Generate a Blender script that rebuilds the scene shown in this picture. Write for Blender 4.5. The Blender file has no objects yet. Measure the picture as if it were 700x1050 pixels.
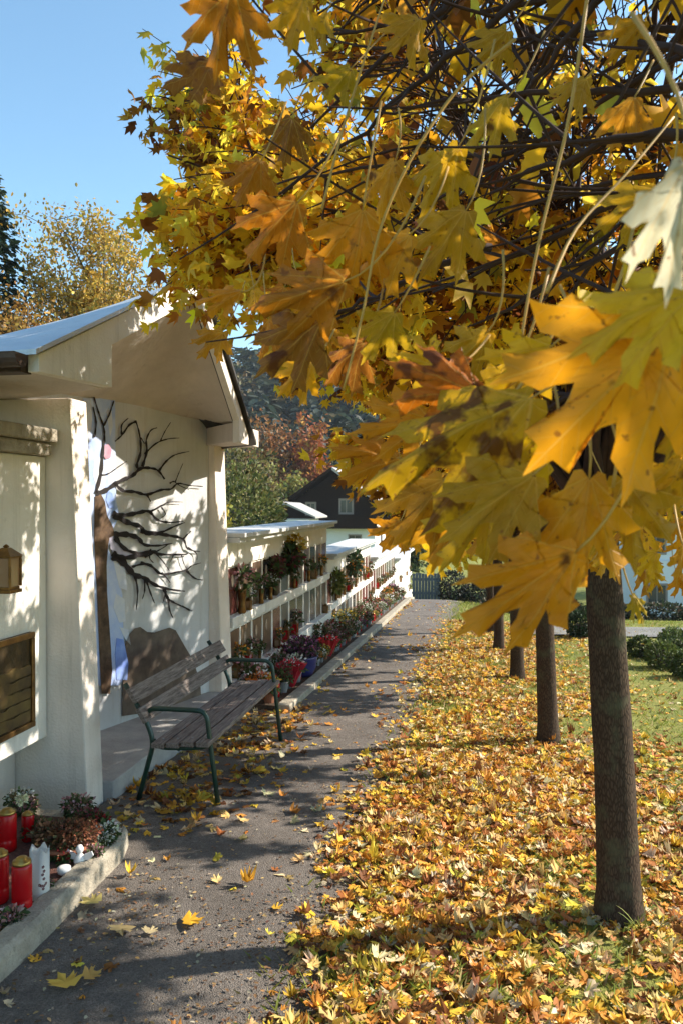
import bpy, math, random
import numpy as np
from mathutils import Vector, Matrix, noise
S = bpy.context.scene
COL = S.collection
PI = math.pi
R = math.radians

# ------------------------------------------------------------------ camera
FPX, CAMH = 830.0, 1.75
YAW, PIT = math.atan(142/FPX), math.atan(11/FPX)
cam_d = bpy.data.cameras.new('camera'); cam = bpy.data.objects.new('camera', cam_d); COL.objects.link(cam)
cam.location = (0, 0, CAMH)
cam.rotation_euler = (PI/2-PIT, 0, YAW)
cam_d.sensor_fit = 'VERTICAL'; cam_d.sensor_height = 36.0; cam_d.lens = FPX/1050*36
cam_d.clip_start = 0.02; cam_d.clip_end = 2000
cam_d.dof.use_dof = True; cam_d.dof.focus_distance = 4.2; cam_d.dof.aperture_fstop = 13
S.camera = cam
FW = np.array([-math.sin(YAW)*math.cos(PIT), math.cos(YAW)*math.cos(PIT), -math.sin(PIT)])
RT = np.array([math.cos(YAW), math.sin(YAW), 0.0]); UP = np.cross(RT, FW); C0 = np.array([0, 0, CAMH])
def ray(u, v): return FW+RT*(u-350)/FPX-UP*(v-525)/FPX
def at_depth(u, v, d): return Vector(C0+ray(u, v)*d)

# ------------------------------------------------------------------ light
SUN_EL, SUN_AZ = R(34), R(66)          # azimuth measured from +Y towards +X
w = bpy.data.worlds.new('World'); S.world = w; w.use_nodes = True
nt = w.node_tree; bg = nt.nodes['Background']
sky = nt.nodes.new('ShaderNodeTexSky'); sky.sky_type = 'NISHITA'; sky.sun_disc = False
sky.sun_elevation = SUN_EL; sky.sun_rotation = SUN_AZ; sky.altitude = 700; sky.air_density = 1.0; sky.dust_density = .8; sky.ozone_density = .7
tint = nt.nodes.new('ShaderNodeMix'); tint.data_type = 'RGBA'; tint.blend_type = 'MULTIPLY'; tint.inputs[0].default_value = 1; tint.inputs[7].default_value = (.80, 1.0, .98, 1)
nt.links.new(sky.outputs[0], tint.inputs[6]); nt.links.new(tint.outputs[2], bg.inputs[0]); bg.inputs[1].default_value = 0.15
sd = bpy.data.lights.new('sun', 'SUN'); sd.energy = 5.0; sd.angle = R(0.55); sd.color = (1.0, 0.91, 0.78)
so = bpy.data.objects.new('sun', sd); COL.objects.link(so)
sdir = Vector((math.sin(SUN_AZ)*math.cos(SUN_EL), math.cos(SUN_AZ)*math.cos(SUN_EL), math.sin(SUN_EL)))
so.rotation_euler = sdir.to_track_quat('Z', 'Y').to_euler(); so.location = sdir*60
S.view_settings.view_transform = 'Standard'; S.view_settings.look = 'None'; S.view_settings.gamma = 1
S.view_settings.use_curve_mapping = False; S.view_settings.exposure = 1.0
S.cycles.max_bounces = 8; S.cycles.transparent_max_bounces = 8; S.cycles.transmission_bounces = 6
S.cycles.diffuse_bounces = 4; S.cycles.use_denoising = True

# ------------------------------------------------------------------ materials
STREAK = set(['white_stucco', 'pillar_stucco', 'aged_stucco', 'mural_ground', 'weathered_concrete', 'cap_sheet', 'roof_sheet'])
def mat(name, col, rough=0.8, var=0.0, scale=8.0, bump=0.0, bscale=None, metal=0.0, col2=None, attr=False, transl=0.0, spec=0.3, detail=6, stain=None):
    m = bpy.data.materials.new(name); m.use_nodes = True; n = m.node_tree; L = n.links
    p = n.nodes['Principled BSDF']; out = n.nodes['Material Output']
    p.inputs['Roughness'].default_value = rough; p.inputs['Metallic'].default_value = metal
    p.inputs['Specular IOR Level'].default_value = spec
    tc = n.nodes.new('ShaderNodeTexCoord')
    c = None
    if attr:
        a = n.nodes.new('ShaderNodeAttribute'); a.attribute_name = 'Col'; c = a.outputs['Color']
    elif col2 is not None or var > 0:
        no = n.nodes.new('ShaderNodeTexNoise'); no.inputs['Scale'].default_value = scale; no.inputs['Detail'].default_value = detail; no.inputs['Roughness'].default_value = 0.65
        L.new(tc.outputs['Object'], no.inputs['Vector'])
        cr = n.nodes.new('ShaderNodeValToRGB'); L.new(no.outputs['Fac'], cr.inputs[0])
        c2 = col2 or tuple(x*(1-var) for x in col)
        cr.color_ramp.elements[0].position = 0.33; cr.color_ramp.elements[1].position = 0.67
        cr.color_ramp.elements[0].color = (*c2, 1); cr.color_ramp.elements[1].color = (*col, 1)
        c = cr.outputs[0]
    if stain:
        sc, colr, lo, hi = stain
        no2 = n.nodes.new('ShaderNodeTexNoise'); no2.inputs['Scale'].default_value = sc; no2.inputs['Detail'].default_value = 8; no2.inputs['Roughness'].default_value = 0.7
        L.new(tc.outputs['Object'], no2.inputs['Vector'])
        mr = n.nodes.new('ShaderNodeMapRange'); mr.inputs[1].default_value = lo; mr.inputs[2].default_value = hi; L.new(no2.outputs['Fac'], mr.inputs[0])
        mx = n.nodes.new('ShaderNodeMix'); mx.data_type = 'RGBA'; L.new(mr.outputs[0], mx.inputs[0])
        if c is not None: L.new(c, mx.inputs[6])
        else: mx.inputs[6].default_value = (*col, 1)
        mx.inputs[7].default_value = (*colr, 1); c = mx.outputs[2]
    if name in STREAK:
        mp = n.nodes.new('ShaderNodeMapping'); mp.inputs['Scale'].default_value = (7, 7, .55); L.new(tc.outputs['Object'], mp.inputs[0])
        n5 = n.nodes.new('ShaderNodeTexNoise'); n5.inputs['Scale'].default_value = 1.6; n5.inputs['Detail'].default_value = 9; n5.inputs['Roughness'].default_value = .7; L.new(mp.outputs[0], n5.inputs['Vector'])
        r5 = n.nodes.new('ShaderNodeMapRange'); r5.inputs[1].default_value = .52; r5.inputs[2].default_value = .78; r5.inputs[4].default_value = .42; L.new(n5.outputs['Fac'], r5.inputs[0])
        x5 = n.nodes.new('ShaderNodeMix'); x5.data_type = 'RGBA'; L.new(r5.outputs[0], x5.inputs[0]); L.new(c, x5.inputs[6]); x5.inputs[7].default_value = (.30, .26, .20, 1); c = x5.outputs[2]
    if c is not None: L.new(c, p.inputs['Base Color'])
    else: p.inputs['Base Color'].default_value = (*col, 1)
    if bump > 0:
        nb = n.nodes.new('ShaderNodeTexNoise'); nb.inputs['Scale'].default_value = bscale or scale*4; nb.inputs['Detail'].default_value = 5
        L.new(tc.outputs['Object'], nb.inputs['Vector'])
        b = n.nodes.new('ShaderNodeBump'); b.inputs['Strength'].default_value = bump; b.inputs['Distance'].default_value = 0.02
        L.new(nb.outputs['Fac'], b.inputs['Height']); L.new(b.outputs[0], p.inputs['Normal'])
    if transl > 0:
        t = n.nodes.new('ShaderNodeBsdfTranslucent'); ms = n.nodes.new('ShaderNodeMixShader'); ms.inputs[0].default_value = transl
        if c is not None: L.new(c, t.inputs['Color'])
        else: t.inputs['Color'].default_value = (*col, 1)
        L.new(p.outputs[0], ms.inputs[1]); L.new(t.outputs[0], ms.inputs[2]); L.new(ms.outputs[0], out.inputs[0])
    return m

M = {}
M['stucco'] = mat('white_stucco', (.80, .76, .70), .9, col2=(.71, .67, .60), scale=3, bump=.25, bscale=60, stain=(5, (.42, .39, .34), .62, .85))
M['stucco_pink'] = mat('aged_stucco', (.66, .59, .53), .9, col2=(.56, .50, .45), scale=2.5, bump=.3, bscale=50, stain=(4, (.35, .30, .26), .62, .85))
M['pillar_stucco'] = mat('pillar_stucco', (.77, .69, .61), .9, col2=(.70, .61, .53), scale=2.5, bump=.3, bscale=60, stain=(4, (.42, .37, .31), .66, .88))
M['mural_ground'] = mat('mural_ground', (.62, .62, .63), .85, col2=(.50, .51, .53), scale=1.6, bump=.15, bscale=60)
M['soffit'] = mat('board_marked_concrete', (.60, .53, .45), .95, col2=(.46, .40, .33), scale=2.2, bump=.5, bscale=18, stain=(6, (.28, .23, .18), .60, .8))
M['concrete'] = mat('weathered_concrete', (.43, .38, .30), .95, col2=(.25, .22, .17), scale=9, bump=.6, bscale=70, stain=(14, (.12, .12, .09), .58, .75))
M['slab'] = mat('paving_slab', (.42, .40, .38), .9, col2=(.30, .29, .28), scale=5, bump=.3, bscale=60)
M['cap'] = mat('cap_sheet', (.62, .63, .62), .6, col2=(.5, .51, .5), scale=4, stain=(8, (.3, .3, .28), .6, .8))
M['roof_metal'] = mat('roof_sheet', (.60, .63, .66), .5, col2=(.50, .53, .57), scale=3, metal=.3, spec=.5)
M['dark_metal'] = mat('dark_sheet', (.07, .065, .06), .5, var=.4, scale=12)
M['gutter'] = mat('gutter_brown', (.10, .065, .05), .5, var=.5, scale=12, metal=.3)
M['black_paint'] = mat('black_paint', (.025, .02, .022), .8, var=.4, scale=20)
M['brown_paint'] = mat('brown_paint', (.16, .10, .06), .85, col2=(.05, .03, .02), scale=13, detail=8)
M['rock_paint'] = mat('rock_paint', (.17, .13, .10), .85, col2=(.08, .06, .05), scale=6)
M['blue_paint'] = mat('blue_paint', (.30, .42, .75), .85, col2=(.55, .62, .80), scale=5, detail=8)
M['blue_deep'] = mat('deep_blue_paint', (.16, .25, .66), .85, col2=(.30, .42, .75), scale=9)
M['pink_paint'] = mat('pink_paint', (.45, .20, .28), .85, col2=(.5, .35, .45), scale=12)
M['green_tube'] = mat('green_enamel', (.012, .05, .035), .35, var=.4, scale=25, spec=.6, stain=(30, (.06, .035, .02), .64, .72))
M['bolt'] = mat('bolt_steel', (.35, .34, .33), .4, metal=.9)
M['brass'] = mat('brass', (.34, .19, .06), .4, col2=(.13, .07, .03), scale=14, metal=.8)
M['bronze'] = mat('bronze', (.11, .075, .035), .45, col2=(.05, .035, .02), scale=9, metal=.5, bump=.3, bscale=30)
M['glass'] = mat('lamp_glass', (.35, .20, .10), .1, spec=.8)
M['red_plastic'] = mat('red_plastic', (.62, .008, .012), .25, spec=.6, transl=.35)
M['gold_lid'] = mat('gold_lid', (.55, .36, .10), .35, metal=.9, var=.4, scale=30)
M['wax'] = mat('white_wax', (.80, .77, .72), .35, transl=.25)
M['flame_hole'] = mat('burnt_wick', (.03, .02, .02), .9)
M['ceramic'] = mat('white_ceramic', (.75, .73, .72), .25, spec=.6)
M['blue_pot'] = mat('blue_glaze', (.05, .05, .20), .3, var=.4, spec=.6)
M['terracotta'] = mat('terracotta', (.32, .13, .07), .9, var=.3)
M['grey_pot'] = mat('grey_pot', (.25, .25, .25), .8, var=.3)
M['zinc'] = mat('zinc', (.42, .43, .44), .45, metal=.6, var=.2)
M['soil'] = mat('soil', (.055, .038, .028), 1, col2=(.12, .08, .05), scale=22, bump=1, bscale=70)
M['gravel_red'] = mat('red_bed_gravel', (.24, .11, .085), 1, col2=(.10, .05, .04), scale=60, bump=1, bscale=120)
M['leaf'] = mat('maple_leaf', (.5, .3, .03), .55, attr=True, transl=.62, spec=.25)
M['leaf_dry'] = mat('fallen_leaf', (.5, .3, .03), .7, attr=True, transl=.2, spec=.25)
M['plant'] = mat('plant_leaf', (.1, .1, .03), .6, attr=True, transl=.3)
M['grass'] = mat('grass_blade', (.1, .1, .03), .6, attr=True, transl=.35)
M['bark'] = mat('maple_bark', (.135, .095, .065), .95, col2=(.045, .03, .022), scale=26, bump=1.0, bscale=55, stain=(9, (.09, .10, .055), .58, .75))
def bark_mat():
    m = mat('maple_bark', (.14, .10, .07), .95, spec=.15); n = m.node_tree; L = n.links; p = n.nodes['Principled BSDF']
    tc = n.nodes['Texture Coordinate']; mp = n.nodes.new('ShaderNodeMapping'); mp.inputs['Scale'].default_value = (1, 1, .3); L.new(tc.outputs['Object'], mp.inputs[0])
    v = n.nodes.new('ShaderNodeTexVoronoi'); v.feature = 'DISTANCE_TO_EDGE'; v.inputs['Scale'].default_value = 95; L.new(mp.outputs[0], v.inputs['Vector'])
    no = n.nodes.new('ShaderNodeTexNoise'); no.inputs['Scale'].default_value = 30; no.inputs['Detail'].default_value = 9; no.inputs['Roughness'].default_value = .75; L.new(mp.outputs[0], no.inputs['Vector'])
    mr = n.nodes.new('ShaderNodeMapRange'); mr.inputs[1].default_value = 0; mr.inputs[2].default_value = .25; L.new(v.outputs['Distance'], mr.inputs[0])
    mu = n.nodes.new('ShaderNodeMath'); mu.operation = 'MULTIPLY'; L.new(mr.outputs[0], mu.inputs[0]); L.new(no.outputs['Fac'], mu.inputs[1])
    cr = n.nodes.new('ShaderNodeValToRGB'); L.new(mu.outputs[0], cr.inputs[0]); e = cr.color_ramp.elements; e[0].position = .0; e[0].color = (.035, .023, .016, 1); e[1].position = .6; e[1].color = (.095, .064, .042, 1)
    n3 = n.nodes.new('ShaderNodeTexNoise'); n3.inputs['Scale'].default_value = 7; n3.inputs['Detail'].default_value = 8; L.new(tc.outputs['Object'], n3.inputs['Vector'])
    m3 = n.nodes.new('ShaderNodeMapRange'); m3.inputs[1].default_value = .55; m3.inputs[2].default_value = .72; L.new(n3.outputs['Fac'], m3.inputs[0])
    mx = n.nodes.new('ShaderNodeMix'); mx.data_type = 'RGBA'; L.new(m3.outputs[0], mx.inputs[0]); L.new(cr.outputs[0], mx.inputs[6]); mx.inputs[7].default_value = (.085, .085, .05, 1)
    L.new(mx.outputs[2], p.inputs['Base Color'])
    b = n.nodes.new('ShaderNodeBump'); b.inputs['Strength'].default_value = .8; b.inputs['Distance'].default_value = .004; L.new(mu.outputs[0], b.inputs['Height']); L.new(b.outputs[0], p.inputs['Normal'])
    return m
M['bark'] = bark_mat()
M['twig'] = mat('twig_bark', (.06, .03, .022), .9, var=.4, scale=20)
M['far_bark'] = mat('far_bark', (.13, .11, .09), .95, var=.4, scale=4)
M['straw'] = mat('yellow_petiole', (.62, .36, .08), .5, var=.2, scale=20, transl=.2)
M['timber'] = mat('dark_timber', (.018, .011, .008), .95, col2=(.03, .018, .012), scale=5, spec=.05)
M['shutter'] = mat('window_frame', (.30, .24, .20), .7)
M['house_white'] = mat('house_white', (.80, .80, .78), .9, var=.08, scale=.8)
M['pane'] = mat('window_pane', (.03, .04, .05), .1, spec=.8)
M['roof_grey'] = mat('roof_tiles', (.42, .40, .37), .8, col2=(.32, .30, .28), scale=3, bump=.4, bscale=10)
M['car_paint'] = mat('dark_car_paint', (.012, .016, .045), .25, spec=.7)
M['tyre'] = mat('tyre', (.02, .02, .02), .9)
M['lamp_red'] = mat('tail_lamp', (.35, .01, .01), .3)
M['chrome'] = mat('chrome', (.6, .6, .6), .2, metal=1)

def asphalt(name, base):
    m = mat(name, base, .92, col2=tuple(x*.62 for x in base), scale=2.2, bump=.9, bscale=170, stain=(26, tuple(x*1.7 for x in base), .56, .8), detail=10)
    n = m.node_tree
    vo = n.nodes.new('ShaderNodeTexVoronoi'); vo.inputs['Scale'].default_value = 150
    tc = [x for x in n.nodes if x.type == 'TEX_COORD'][0]; n.links.new(tc.outputs['Object'], vo.inputs['Vector'])
    p = n.nodes['Principled BSDF']; src = p.inputs['Base Color'].links[0].from_socket
    mx = n.nodes.new('ShaderNodeMix'); mx.data_type = 'RGBA'; mx.blend_type = 'OVERLAY'; mx.inputs[0].default_value = .35
    bw = n.nodes.new('ShaderNodeRGBToBW'); n.links.new(vo.outputs['Color'], bw.inputs[0]); n.links.new(src, mx.inputs[6]); n.links.new(bw.outputs[0], mx.inputs[7])
    n.links.new(mx.outputs[2], p.inputs['Base Color'])
    return m
M['asphalt'] = asphalt('path_asphalt', (.20, .172, .15))
M['asphalt2'] = asphalt('lane_asphalt', (.30, .29, .27))

def lawn_mat():
    m = mat('lawn', (.24, .24, .055), 1, col2=(.15, .17, .035), scale=2.3, bump=1, bscale=60, stain=(14, (.38, .27, .09), .55, .7), detail=10)
    return m
M['lawn'] = lawn_mat()
M['hill'] = mat('forest_floor', (.045, .05, .03), 1, col2=(.08, .06, .03), scale=.05)

def wood_mat():
    m = bpy.data.materials.new('weathered_slat'); m.use_nodes = True; n = m.node_tree; L = n.links; p = n.nodes['Principled BSDF']
    tc = n.nodes.new('ShaderNodeTexCoord'); mp = n.nodes.new('ShaderNodeMapping'); mp.inputs['Scale'].default_value = (30, 2.2, 30)
    no = n.nodes.new('ShaderNodeTexNoise'); no.inputs['Scale'].default_value = 2.5; no.inputs['Detail'].default_value = 10; no.inputs['Roughness'].default_value = .7
    L.new(tc.outputs['Object'], mp.inputs[0]); L.new(mp.outputs[0], no.inputs['Vector'])
    cr = n.nodes.new('ShaderNodeValToRGB'); L.new(no.outputs['Fac'], cr.inputs[0])
    cr.color_ramp.elements[0].position = .35; cr.color_ramp.elements[0].color = (.05, .032, .026, 1)
    cr.color_ramp.elements[1].position = .68; cr.color_ramp.elements[1].color = (.30, .25, .22, 1)
    L.new(cr.outputs[0], p.inputs['Base Color']); p.inputs['Roughness'].default_value = .75
    b = n.nodes.new('ShaderNodeBump'); b.inputs['Strength'].default_value = .5; b.inputs['Distance'].default_value = .004
    L.new(no.outputs['Fac'], b.inputs['Height']); L.new(b.outputs[0], p.inputs['Normal'])
    return m
M['slat'] = wood_mat()

def big_leaf_mat():
    """veins drawn from the leaf's own UV layout, brown blotches by noise"""
    m = bpy.data.materials.new('large_maple_leaf'); m.use_nodes = True; n = m.node_tree; L = n.links
    p = n.nodes['Principled BSDF']; out = n.nodes['Material Output']
    def node(t, **k):
        x = n.nodes.new(t)
        for a, b in k.items(): setattr(x, a, b)
        return x
    def mth(op, a, b=None, c=None):
        x = node('ShaderNodeMath', operation=op)
        for i, v in enumerate((a, b, c)):
            if v is None: continue
            if isinstance(v, (int, float)): x.inputs[i].default_value = v
            else: L.new(v, x.inputs[i])
        return x.outputs[0]
    uv = node('ShaderNodeAttribute'); uv.attribute_name = 'lf'
    sp = node('ShaderNodeSeparateXYZ'); L.new(uv.outputs['Vector'], sp.inputs[0])
    ax = mth('ABSOLUTE', sp.outputs[0]); y = sp.outputs[1]
    ds = []
    for a in (0, 33, 64):
        sa, ca = math.sin(R(a)), math.cos(R(a))
        d = mth('ABSOLUTE', mth('SUBTRACT', mth('MULTIPLY', ax, ca), mth('MULTIPLY', y, sa)))
        ds.append(d)
    d = mth('MINIMUM', mth('MINIMUM', ds[0], ds[1]), ds[2])
    ln = mth('SQRT', mth('ADD', mth('MULTIPLY', ax, ax), mth('MULTIPLY', y, y)))
    wv = mth('SUBTRACT', .016, mth('MULTIPLY', ln, .010))
    main = node('ShaderNodeMapRange'); L.new(d, main.inputs[0]); L.new(wv, main.inputs[2]); main.inputs[1].default_value = 0; main.inputs[3].default_value = 1; main.inputs[4].default_value = 0
    fr = mth('FRACT', mth('MULTIPLY', mth('SUBTRACT', ln, mth('MULTIPLY', d, 1.1)), 9.0))
    tri = mth('ABSOLUTE', mth('SUBTRACT', fr, .5))
    sec = node('ShaderNodeMapRange'); L.new(tri, sec.inputs[0]); sec.inputs[1].default_value = 0; sec.inputs[2].default_value = .07; sec.inputs[3].default_value = .5; sec.inputs[4].default_value = 0
    vein = mth('MAXIMUM', main.outputs[0], sec.outputs[0])
    a = node('ShaderNodeAttribute'); a.attribute_name = 'Col'
    tc = node('ShaderNodeTexCoord')
    no = node('ShaderNodeTexNoise'); no.inputs['Scale'].default_value = 14; no.inputs['Detail'].default_value = 5; L.new(tc.outputs['Object'], no.inputs['Vector'])
    # broad tone drift
    mr = node('ShaderNodeMapRange'); L.new(no.outputs['Fac'], mr.inputs[0]); mr.inputs[1].default_value = .3; mr.inputs[2].default_value = .7; mr.inputs[3].default_value = .72; mr.inputs[4].default_value = 1.15
    m1 = node('ShaderNodeMix', data_type='RGBA', blend_type='MULTIPLY'); m1.inputs[0].default_value = 1; L.new(a.outputs['Color'], m1.inputs[6])
    cmb = node('ShaderNodeCombineXYZ'); L.new(mr.outputs[0], cmb.inputs[0]); L.new(mr.outputs[0], cmb.inputs[1]); L.new(mr.outputs[0], cmb.inputs[2])
    L.new(cmb.outputs[0], m1.inputs[7])
    m2 = node('ShaderNodeMix', data_type='RGBA', blend_type='MIX'); L.new(mth('MULTIPLY', vein, .5), m2.inputs[0]); L.new(m1.outputs[2], m2.inputs[6]); m2.inputs[7].default_value = (.85, .52, .10, 1)
    # blotches, amount in alpha of Col
    no3 = node('ShaderNodeTexNoise'); no3.inputs['Scale'].default_value = 38; no3.inputs['Detail'].default_value = 3; L.new(tc.outputs['Object'], no3.inputs['Vector'])
    thr = mth('SUBTRACT', .68, mth('MULTIPLY', a.outputs['Alpha'], .22))
    bl = mth('MULTIPLY', mth('SUBTRACT', mth('ADD', mth('MULTIPLY', no.outputs['Fac'], .5), mth('MULTIPLY', no3.outputs['Fac'], .5)), thr), 16)
    blc = node('ShaderNodeClamp'); L.new(bl, blc.inputs[0])
    m3 = node('ShaderNodeMix', data_type='RGBA', blend_type='MIX'); L.new(mth('MULTIPLY', blc.outputs[0], .88), m3.inputs[0]); L.new(m2.outputs[2], m3.inputs[6]); m3.inputs[7].default_value = (.11, .03, .01, 1)
    no4 = node('ShaderNodeTexNoise'); no4.inputs['Scale'].default_value = 120; no4.inputs['Detail'].default_value = 2; L.new(tc.outputs['Object'], no4.inputs['Vector'])
    sp4 = node('ShaderNodeMapRange'); sp4.inputs[1].default_value = .66; sp4.inputs[2].default_value = .72; sp4.inputs[4].default_value = .7; L.new(no4.outputs['Fac'], sp4.inputs[0])
    m4 = node('ShaderNodeMix', data_type='RGBA', blend_type='MIX'); L.new(sp4.outputs[0], m4.inputs[0]); L.new(m3.outputs[2], m4.inputs[6]); m4.inputs[7].default_value = (.20, .06, .015, 1); m3 = m4
    L.new(m3.outputs[2], p.inputs['Base Color']); p.inputs['Roughness'].default_value = .5; p.inputs['Specular IOR Level'].default_value = .35
    b = node('ShaderNodeBump'); b.inputs['Strength'].default_value = .6; b.inputs['Distance'].default_value = .002; L.new(vein, b.inputs['Height']); L.new(b.outputs[0], p.inputs['Normal'])
    t = node('ShaderNodeBsdfTranslucent'); L.new(m3.outputs[2], t.inputs['Color']); ms = node('ShaderNodeMixShader'); ms.inputs[0].default_value = .5
    L.new(p.outputs[0], ms.inputs[1]); L.new(t.outputs[0], ms.inputs[2]); L.new(ms.outputs[0], out.inputs[0])
    return m
M['big_leaf'] = big_leaf_mat()

# ------------------------------------------------------------------ object helpers
def tag(o, label=None, cat=None, group=None, kind=None):
    if label: o['label'] = label
    if cat: o['category'] = cat
    if group: o['group'] = group
    if kind: o['kind'] = kind
    return o
def thing(name, label, cat, loc=(0, 0, 0), rz=0, group=None, parent=None):
    o = bpy.data.objects.new(name, None); COL.objects.link(o); o.location = loc; o.rotation_euler = (0, 0, rz)
    o.empty_display_size = .1
    return tag(o, label, cat, group)
class MB:
    def __init__(s): s.v = []; s.f = []; s.fc = []
    def add(s, vs, fs, col=None):
        b = len(s.v); s.v.extend([tuple(x) for x in vs]); s.f.extend([tuple(b+i for i in f) for f in fs])
        s.fc.extend([col or (1, 1, 1)]*len(fs)); return s
    def box(s, x0, x1, y0, y1, z0, z1, col=None):
        vs = [(x, y, z) for z in (z0, z1) for y in (y0, y1) for x in (x0, x1)]
        return s.add(vs, [(0, 2, 3, 1), (4, 5, 7, 6), (0, 1, 5, 4), (2, 6, 7, 3), (0, 4, 6, 2), (1, 3, 7, 5)], col)
    def slopebox(s, x0, x1, y0, y1, zf0, zf1, n=8, col=None):
        """box whose bottom / top follow functions of (x, y)"""
        for i in range(n):
            a = y0+(y1-y0)*i/n; b = y0+(y1-y0)*(i+1)/n
            vs = [(x, y, zf(x, y)) for zf in (zf0, zf1) for y in (a, b) for x in (x0, x1)]
            fs = [(0, 2, 3, 1), (4, 5, 7, 6), (0, 4, 6, 2), (1, 3, 7, 5)]
            if i == 0: fs.append((0, 1, 5, 4))
            if i == n-1: fs.append((2, 6, 7, 3))
            s.add(vs, fs, col)
        return s
    def prism(s, pts, axis, a, b, col=None):
        n = len(pts)
        def mk(p, t): return {'x': (t, p[0], p[1]), 'y': (p[0], t, p[1]), 'z': (p[0], p[1], t)}[axis]
        vs = [mk(p, a) for p in pts]+[mk(p, b) for p in pts]
        fs = [tuple(range(n))[::-1], tuple(range(n, 2*n))]+[(i, (i+1) % n, n+(i+1) % n, n+i) for i in range(n)]
        return s.add(vs, fs, col)
    def tube(s, pts, r, n=6, cap=True, col=None):
        pts = [Vector(p) for p in pts]; rs = r if isinstance(r, (list, tuple)) else [r]*len(pts)
        base = len(s.v); up = None; vs = []
        for i, p in enumerate(pts):
            t = (pts[min(i+1, len(pts)-1)]-pts[max(i-1, 0)])
            if t.length < 1e-9: t = Vector((0, 0, 1))
            t.normalize()
            if up is None: up = t.orthogonal().normalized()
            up = (up-t*up.dot(t))
            if up.length < 1e-6: up = t.orthogonal()
            up.normalize(); sd_ = t.cross(up)
            for k in range(n):
                a = 2*PI*k/n; vs.append(p+(up*math.cos(a)+sd_*math.sin(a))*rs[i])
        fs = []
        for i in range(len(pts)-1):
            for k in range(n):
                fs.append((i*n+k, i*n+(k+1) % n, (i+1)*n+(k+1) % n, (i+1)*n+k))
        if cap: fs.append(tuple(range(n))[::-1]); fs.append(tuple(range((len(pts)-1)*n, len(pts)*n)))
        return s.add(vs, fs, col)
    def lathe(s, prof, c=(0, 0, 0), n=20, col=None, jit=0):
        vs = []; 
        for r_, z in prof:
            for k in range(n):
                a = 2*PI*k/n; rr = r_*(1+jit*math.sin(3*a+z*40)); vs.append((c[0]+rr*math.cos(a), c[1]+rr*math.sin(a), c[2]+z))
        fs = [(i*n+k, i*n+(k+1) % n, (i+1)*n+(k+1) % n, (i+1)*n+k) for i in range(len(prof)-1) for k in range(n)]
        fs.append(tuple(range(n))[::-1]); fs.append(tuple(range((len(prof)-1)*n, len(prof)*n)))
        return s.add(vs, fs, col)
    def build(s, name, m, parent=None, smooth=False, bevel=0, colors=False, loc=None):
        me = bpy.data.meshes.new(name); me.from_pydata(s.v, [], s.f); me.validate(); me.update()
        if colors:
            a = me.attributes.new('Col', 'FLOAT_COLOR', 'FACE')
            if len(me.polygons) == len(s.fc):
                a.data.foreach_set('color', np.array([(*c[:3], c[3] if len(c) > 3 else 1) for c in s.fc], dtype=np.float32).ravel())
        o = bpy.data.objects.new(name, me); COL.objects.link(o); me.materials.append(m)
        if parent: o.parent = parent
        if loc: o.location = loc
        if smooth: me.polygons.foreach_set('use_smooth', [True]*len(me.polygons))
        if bevel:
            b = o.modifiers.new('bevel', 'BEVEL'); b.width = bevel; b.segments = 2; b.limit_method = 'ANGLE'; b.angle_limit = R(40)
        return o
def copy_tree(o, parent=None):
    c = o.copy(); COL.objects.link(c); c.parent = parent
    for ch in list(o.children): copy_tree(ch, c)
    return c

# leaf scatter -------------------------------------------------------------
HALF = [(0, 1.0), (.13, .60), (.50, .78), (.33, .38), (.64, .30), (.15, .0), (0, .05)]
def tmpl_maple():
    pts = HALF + [(-x, y) for x, y in HALF[-2:0:-1]]
    pts = [(x, y) for x, y in pts]
    c = (0, .30)
    v = [(c[0], c[1], 0)]+[(x, y, 0) for x, y in pts]
    n = len(pts); f = [(0, 1+i, 1+(i+1) % n) for i in range(n)]
    v = np.array(v, float)
    v[:, 2] = -.25*np.abs(v[:, 0])**1.3 - .18*(v[:, 1]-.3)**2 
    return v, np.array(f)
def tmpl_oval():
    v = np.array([(0, 0, 0), (.28, .35, .06), (.2, .75, .03), (0, 1, -.05), (-.2, .75, .03), (-.28, .35, .06)], float)
    return v, np.array([(0, 1, 2), (0, 2, 3), (0, 3, 4), (0, 4, 5)])
def tmpl_blade():
    v = np.array([(-.05, 0, 0), (.05, 0, 0), (.03, .6, .08), (0, 1, .3)], float)
    return v, np.array([(0, 1, 2), (0, 2, 3)])
HALF2 = [(0, 1.0), (.06, .85), (.17, .82), (.11, .57), (.25, .58), (.50, .78), (.46, .61), (.57, .58), (.33, .38), (.50, .40), (.66, .32), (.48, .17), (.15, -.02), (0, .05)]
def tmpl_fine():
    global HALF
    h0 = HALF; HALF = HALF2; r_ = tmpl_maple(); HALF = h0; return r_
TF = tmpl_fine()
TM, TO, TB = tmpl_maple(), tmpl_oval(), tmpl_blade()
def rot_from(ydir, nrm):
    """arrays: leaf +Y along ydir, +Z near nrm"""
    y = ydir/np.linalg.norm(ydir, axis=1, keepdims=True)
    x = np.cross(y, nrm); x /= (np.linalg.norm(x, axis=1, keepdims=True)+1e-9)
    z = np.cross(x, y)
    return np.stack([x, y, z], axis=2)
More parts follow.
